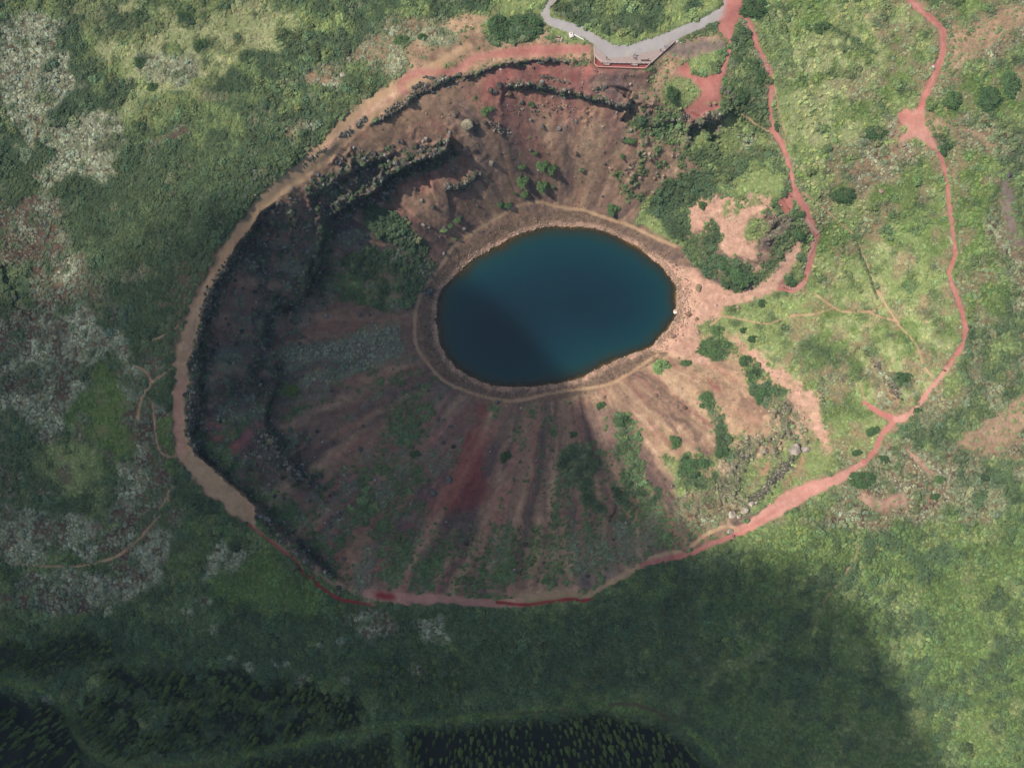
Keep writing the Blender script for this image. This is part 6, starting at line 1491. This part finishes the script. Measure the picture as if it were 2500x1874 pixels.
def stairs(t, pts, n, w, label, depth=.24):
    P_ = np.array(Z(t, pts), float); d = np.r_[0, np.cumsum(np.hypot(*np.diff(P_, axis=0).T))]
    c0 = at(t, *pts[len(pts) // 2]); root = empty('timber_staircase', c0, 0, label=label, category='staircase')
    for k in range(n):
        q = (k + .5) / n * d[-1]; u_ = np.interp(q, d, P_[:, 0]); v_ = np.interp(q, d, P_[:, 1]); u2 = np.interp(q + 1, d, P_[:, 0]); v2 = np.interp(q + 1, d, P_[:, 1])
        u1 = np.interp(q - 1, d, P_[:, 0]); v1 = np.interp(q - 1, d, P_[:, 1])
        a_ = math.atan2(-(v2 - v1), u2 - u1); g = [float(e) for e in ground(u_, v_)]
        bm = bmesh.new(); box_bm(bm, Vector((g[0], g[1], g[2] + .10)), (depth, w * random.uniform(.75, .95), .3), a_ + random.uniform(-.06, .06)); rel(bm_obj('step', bm, M_STEP, root), root)
stairs('t2', [(1395, 415), (1440, 470), (1490, 525)], 9, 1.5, 'short upper flight of timber steps on the left side of the red path')
stairs('t2', [(1500, 545), (1512, 590), (1510, 625)], 5, 1.5, 'short flight of timber steps just below the uppermost one')
stairs('t3', [(1700, 640), (1740, 700), (1790, 760), (1860, 830)], 15, 1.8, 'middle flight of timber steps beside the dark bush on the ridge')
stairs('t3', [(1815, 890), (1795, 960), (1775, 1040), (1725, 1120), (1705, 1180), (1700, 1260)], 19, 1.8, 'long flight of timber steps down the red gravel east of the lake')
stairs('t3', [(1690, 1470), (1650, 1520), (1590, 1555), (1520, 1565), (1450, 1555), (1375, 1520)], 15, 2.1, 'lowest curved flight of timber steps bending towards the beach')
for i, (x, l) in enumerate(((512, 'left beam of the three on the red viewpoint'), (532, 'middle beam of the three on the red viewpoint'), (553, 'right beam of the three on the red viewpoint'))):
    a = at('t2', x - 3, 1182); b = at('t2', x + 4, 1150); bm = bmesh.new(); seg_box(bm, a, b, .22, .18, .09); bm_obj('timber_beam', bm, M_WOODR, None, .02, label=l, category='beam', group='three beams on the red viewpoint')

# ------------------------------------------------------------------ people
def person_mesh(pose):
    sgn = 1 if pose else 0
    V_ = {'pelvis': ((0, 0, .96), .125), 'waist': ((0, 0, 1.1), .12), 'chest': ((0, .01, 1.3), .15), 'neck0': ((0, 0, 1.47), .07), 'neck': ((0, .01, 1.53), .055), 'head': ((0, .02, 1.63), .085), 'crown': ((0, .01, 1.72), .07), 'nose': ((0, .115, 1.62), .014)}
    E_ = [('pelvis', 'waist'), ('waist', 'chest'), ('chest', 'neck0'), ('neck0', 'neck'), ('neck', 'head'), ('head', 'crown'), ('head', 'nose')]
    for s_, nm in ((-1, 'l'), (1, 'r')):
        f = s_ * .24 * sgn
        V_[nm + 'hip'] = ((s_ * .095, 0, .9), .095); V_[nm + 'knee'] = ((s_ * .1, f * .55, .5), .062); V_[nm + 'ankle'] = ((s_ * .11, f * 1.0 - .03, .1), .042); V_[nm + 'toe'] = ((s_ * .12, f * 1.0 + .16, .045), .035)
        V_[nm + 'sh'] = ((s_ * .19, 0, 1.42), .065); V_[nm + 'el'] = ((s_ * .27, -f * .5, 1.14), .047); V_[nm + 'wr'] = ((s_ * .27, -f * .6 + .12, .9), .033); V_[nm + 'palm'] = ((s_ * .27, -f * .6 + .15, .82), .036)
        E_ += [('pelvis', nm + 'hip'), (nm + 'hip', nm + 'knee'), (nm + 'knee', nm + 'ankle'), (nm + 'ankle', nm + 'toe'), ('chest', nm + 'sh'), (nm + 'sh', nm + 'el'), (nm + 'el', nm + 'wr'), (nm + 'wr', nm + 'palm')]
        b = V_[nm + 'palm'][0]
        for k, L in enumerate((.07, .08, .075, .06)):
            q = (k - 1.5) * .02
            V_[nm + 'f%d' % k] = ((b[0], b[1] + q, b[2] - .045), .009); V_[nm + 'g%d' % k] = ((b[0] - s_ * .015, b[1] + q * 1.1, b[2] - .045 - L * .6), .008)
            E_ += [(nm + 'palm', nm + 'f%d' % k), (nm + 'f%d' % k, nm + 'g%d' % k)]
        V_[nm + 't'] = ((b[0] - s_ * .01, b[1] + .05, b[2] - .01), .01); V_[nm + 't2'] = ((b[0] - s_ * .02, b[1] + .06, b[2] - .05), .009); E_ += [(nm + 'palm', nm + 't'), (nm + 't', nm + 't2')]
    ks = list(V_); me = bpy.data.meshes.new('person_body'); me.from_pydata([V_[k][0] for k in ks], [(ks.index(a), ks.index(b)) for a, b in E_], [])
    o = bpy.data.objects.new('tmp', me); COL.objects.link(o)
    o.modifiers.new('s', 'SKIN')
    for i, k in enumerate(ks): me.skin_vertices[0].data[i].radius = (V_[k][1],) * 2; me.skin_vertices[0].data[i].use_root = (k == 'pelvis')
    md = o.modifiers.new('d', 'SUBSURF'); md.levels = 1
    bpy.context.view_layer.update()
    r = bpy.data.meshes.new_from_object(o.evaluated_get(bpy.context.evaluated_depsgraph_get())); bpy.data.objects.remove(o)
    for k in range(3): r.materials.append(None)
    for p in r.polygons:
        z = p.center.z; hand = z < .89 and abs(p.center.x) > .22
        p.material_index = 2 if (z > 1.5 or hand) else (1 if z < 1.0 and not abs(p.center.x) > .215 else 0); p.use_smooth = True
    r.name = 'person_body'; return r
PM = [person_mesh(0), person_mesh(1)]
def cap_mesh(nm, r, c, sc, cut):
    bm = bmesh.new(); bmesh.ops.create_uvsphere(bm, u_segments=12, v_segments=8, radius=r)
    for v in bm.verts: v.co = Vector((v.co.x * sc[0], v.co.y * sc[1], v.co.z * sc[2])) + Vector(c)
    bmesh.ops.delete(bm, geom=[f for f in bm.faces if f.calc_center_median().z < cut and f.calc_center_median().y > c[1] - .02], context='FACES')
    me = bpy.data.meshes.new(nm); bm.to_mesh(me); bm.free(); return me
HAIR = cap_mesh('hair', .105, (0, -.005, 1.665), (1, 1.12, 1.05), 1.67); PACK = cap_mesh('backpack', .17, (0, -.2, 1.25), (1, .65, 1.5), -9)
CM = {}
def cm(c):
    if c not in CM: CM[c] = simple_mat('cloth_%d_%d_%d' % c, tuple(alb(c)), .85, .1, 8.0)
    return CM[c]
SKIN_ = simple_mat('skin', tuple(alb((206, 160, 134))), .6, .05, 4.0)
def person(t, x, y, top, legs, hair, label, rz=None, pack=None, pose=0, group=None):
    p = at(t, x, y)
    if t == 't1' and y < 860: p.z = max(p.z, DZ)
    o = empty('person', p, rz if rz is not None else random.uniform(0, 6.28), label=label, category='person')
    if group: o['group'] = group
    b = add('body', PM[pose], o)
    for i, m in enumerate((cm(top), cm(legs), SKIN_)): b.material_slots[i].link = 'OBJECT'; b.material_slots[i].material = m
    h = add('hair', HAIR, o)
    if not HAIR.materials: HAIR.materials.append(None)
    h.material_slots[0].link = 'OBJECT'; h.material_slots[0].material = cm(hair)
    if pack:
        k = add('backpack', PACK, o)
        if not PACK.materials: PACK.materials.append(None)
        k.material_slots[0].link = 'OBJECT'; k.material_slots[0].material = cm(pack)
BK = (48, 44, 46); BR = (92, 66, 50); WH = (245, 242, 240); NV_ = (52, 60, 86); RD = (205, 40, 56); GY = (128, 128, 132); BLU = (80, 110, 180)
for a in (('t1', 884, 800, (44, 58, 50), BK, BR, 'person in dark clothes standing above the left deck steps'), ('t1', 1264, 745, (230, 170, 170), NV_, BR, 'person in a pale pink top, rearmost of the group on the deck'), ('t1', 1250, 772, (120, 140, 180), NV_, BK, 'person in a blue-grey top in the middle of the deck group'),
          ('t1', 1251, 795, (206, 216, 232), BK, BR, 'person in a pale blue top, nearest the deck edge of the group'), ('t1', 1668, 630, (248, 214, 214), BK, BR, 'person in white at the upper right rail of the deck'), ('t1', 1612, 692, (88, 84, 84), BK, BK, 'person in dark grey at the lower right rail of the deck'),
          ('t1', 722, 958, (206, 212, 208), GY, BR, 'person in pale grey standing below the left corner of the fence'), ('u2', 438, 1145, (240, 230, 235), BK, BR, 'right walker of the two in white on the north-west rim path'), ('u2', 350, 1205, WH, BK, BR, 'left walker of the two in white on the north-west rim path'),
          ('u2', 1725, 212, (180, 190, 200), BK, BK, 'person in pale blue sitting area above the rim rocks by the red path'), ('t3', 1445, 300, RD, (150, 30, 40), BK, 'person in red, upper of two at the mouth of the round red platform'), ('t3', 1470, 328, (240, 150, 150), RD, BR, 'person in red and white, lower of two at the mouth of the red platform'),
          ('t3', 1346, 462, WH, NV_, WH, 'person in white at the left side of the round red platform'), ('t4', 440, 560, (236, 96, 70), BK, BR, 'person in an orange top on the beach clearing'), ('t4', 400, 604, WH, (180, 180, 220), BR, 'person in white on the beach clearing nearest the water'),
          ('t4', 256, 145, (240, 240, 244), BK, BK, 'person in white and black among the stones at the north-east shore'), ('f', 1690, 747, (60, 40, 44), BK, BK, 'walker in dark clothes above the fork of the east rim path'), ('f', 1672, 812, WH, BK, BK, 'person in white and black in the grass beside the fork of the east rim path'),
          ('t6', 820, 1352, (230, 120, 110), BK, BR, 'upper walker in red of the group on the south-east rim path'), ('t6', 815, 1372, (190, 210, 240), BK, BR, 'middle walker in pale blue of the group on the south-east rim path'), ('t6', 795, 1420, (90, 50, 56), BK, BK, 'lower walker in dark clothes of the group on the south-east rim path'),
          ('t7', 1640, 1128, (220, 200, 180), BK, BK, 'person in black with a pale bag where the rim path meets the red pool'), ('t7', 1900, 1165, (96, 84, 150), BK, BK, 'person in violet standing on the dark red patch of the south rim'), ('t7', 2065, 1155, (255, 40, 50), RD, BR, 'person in bright red at the right end of the dark red patch'),
          ('t7', 2195, 1215, WH, (200, 200, 220), BR, 'person in white right of the dark red patch on the south rim'), ('g', 1764, 397, BLU, (150, 160, 190), BK, 'left of two people in blue on the south rim path'), ('g', 1779, 399, (110, 130, 190), BK, BR, 'right of two people in blue on the south rim path'),
          ('t8', 1752, 1125, (60, 90, 190), (220, 230, 235), BR, 'person in blue and white at the lower edge of the rim path'), ('t8', 1898, 1072, (70, 60, 130), BK, BK, 'person in dark blue on the rim path right of the one in blue and white')):
    person(*a, pack=random.choice([None, (60, 60, 66), (150, 60, 50)]) if a[0] in ('u2', 'f', 't6') else None, pose=random.randint(0, 1))
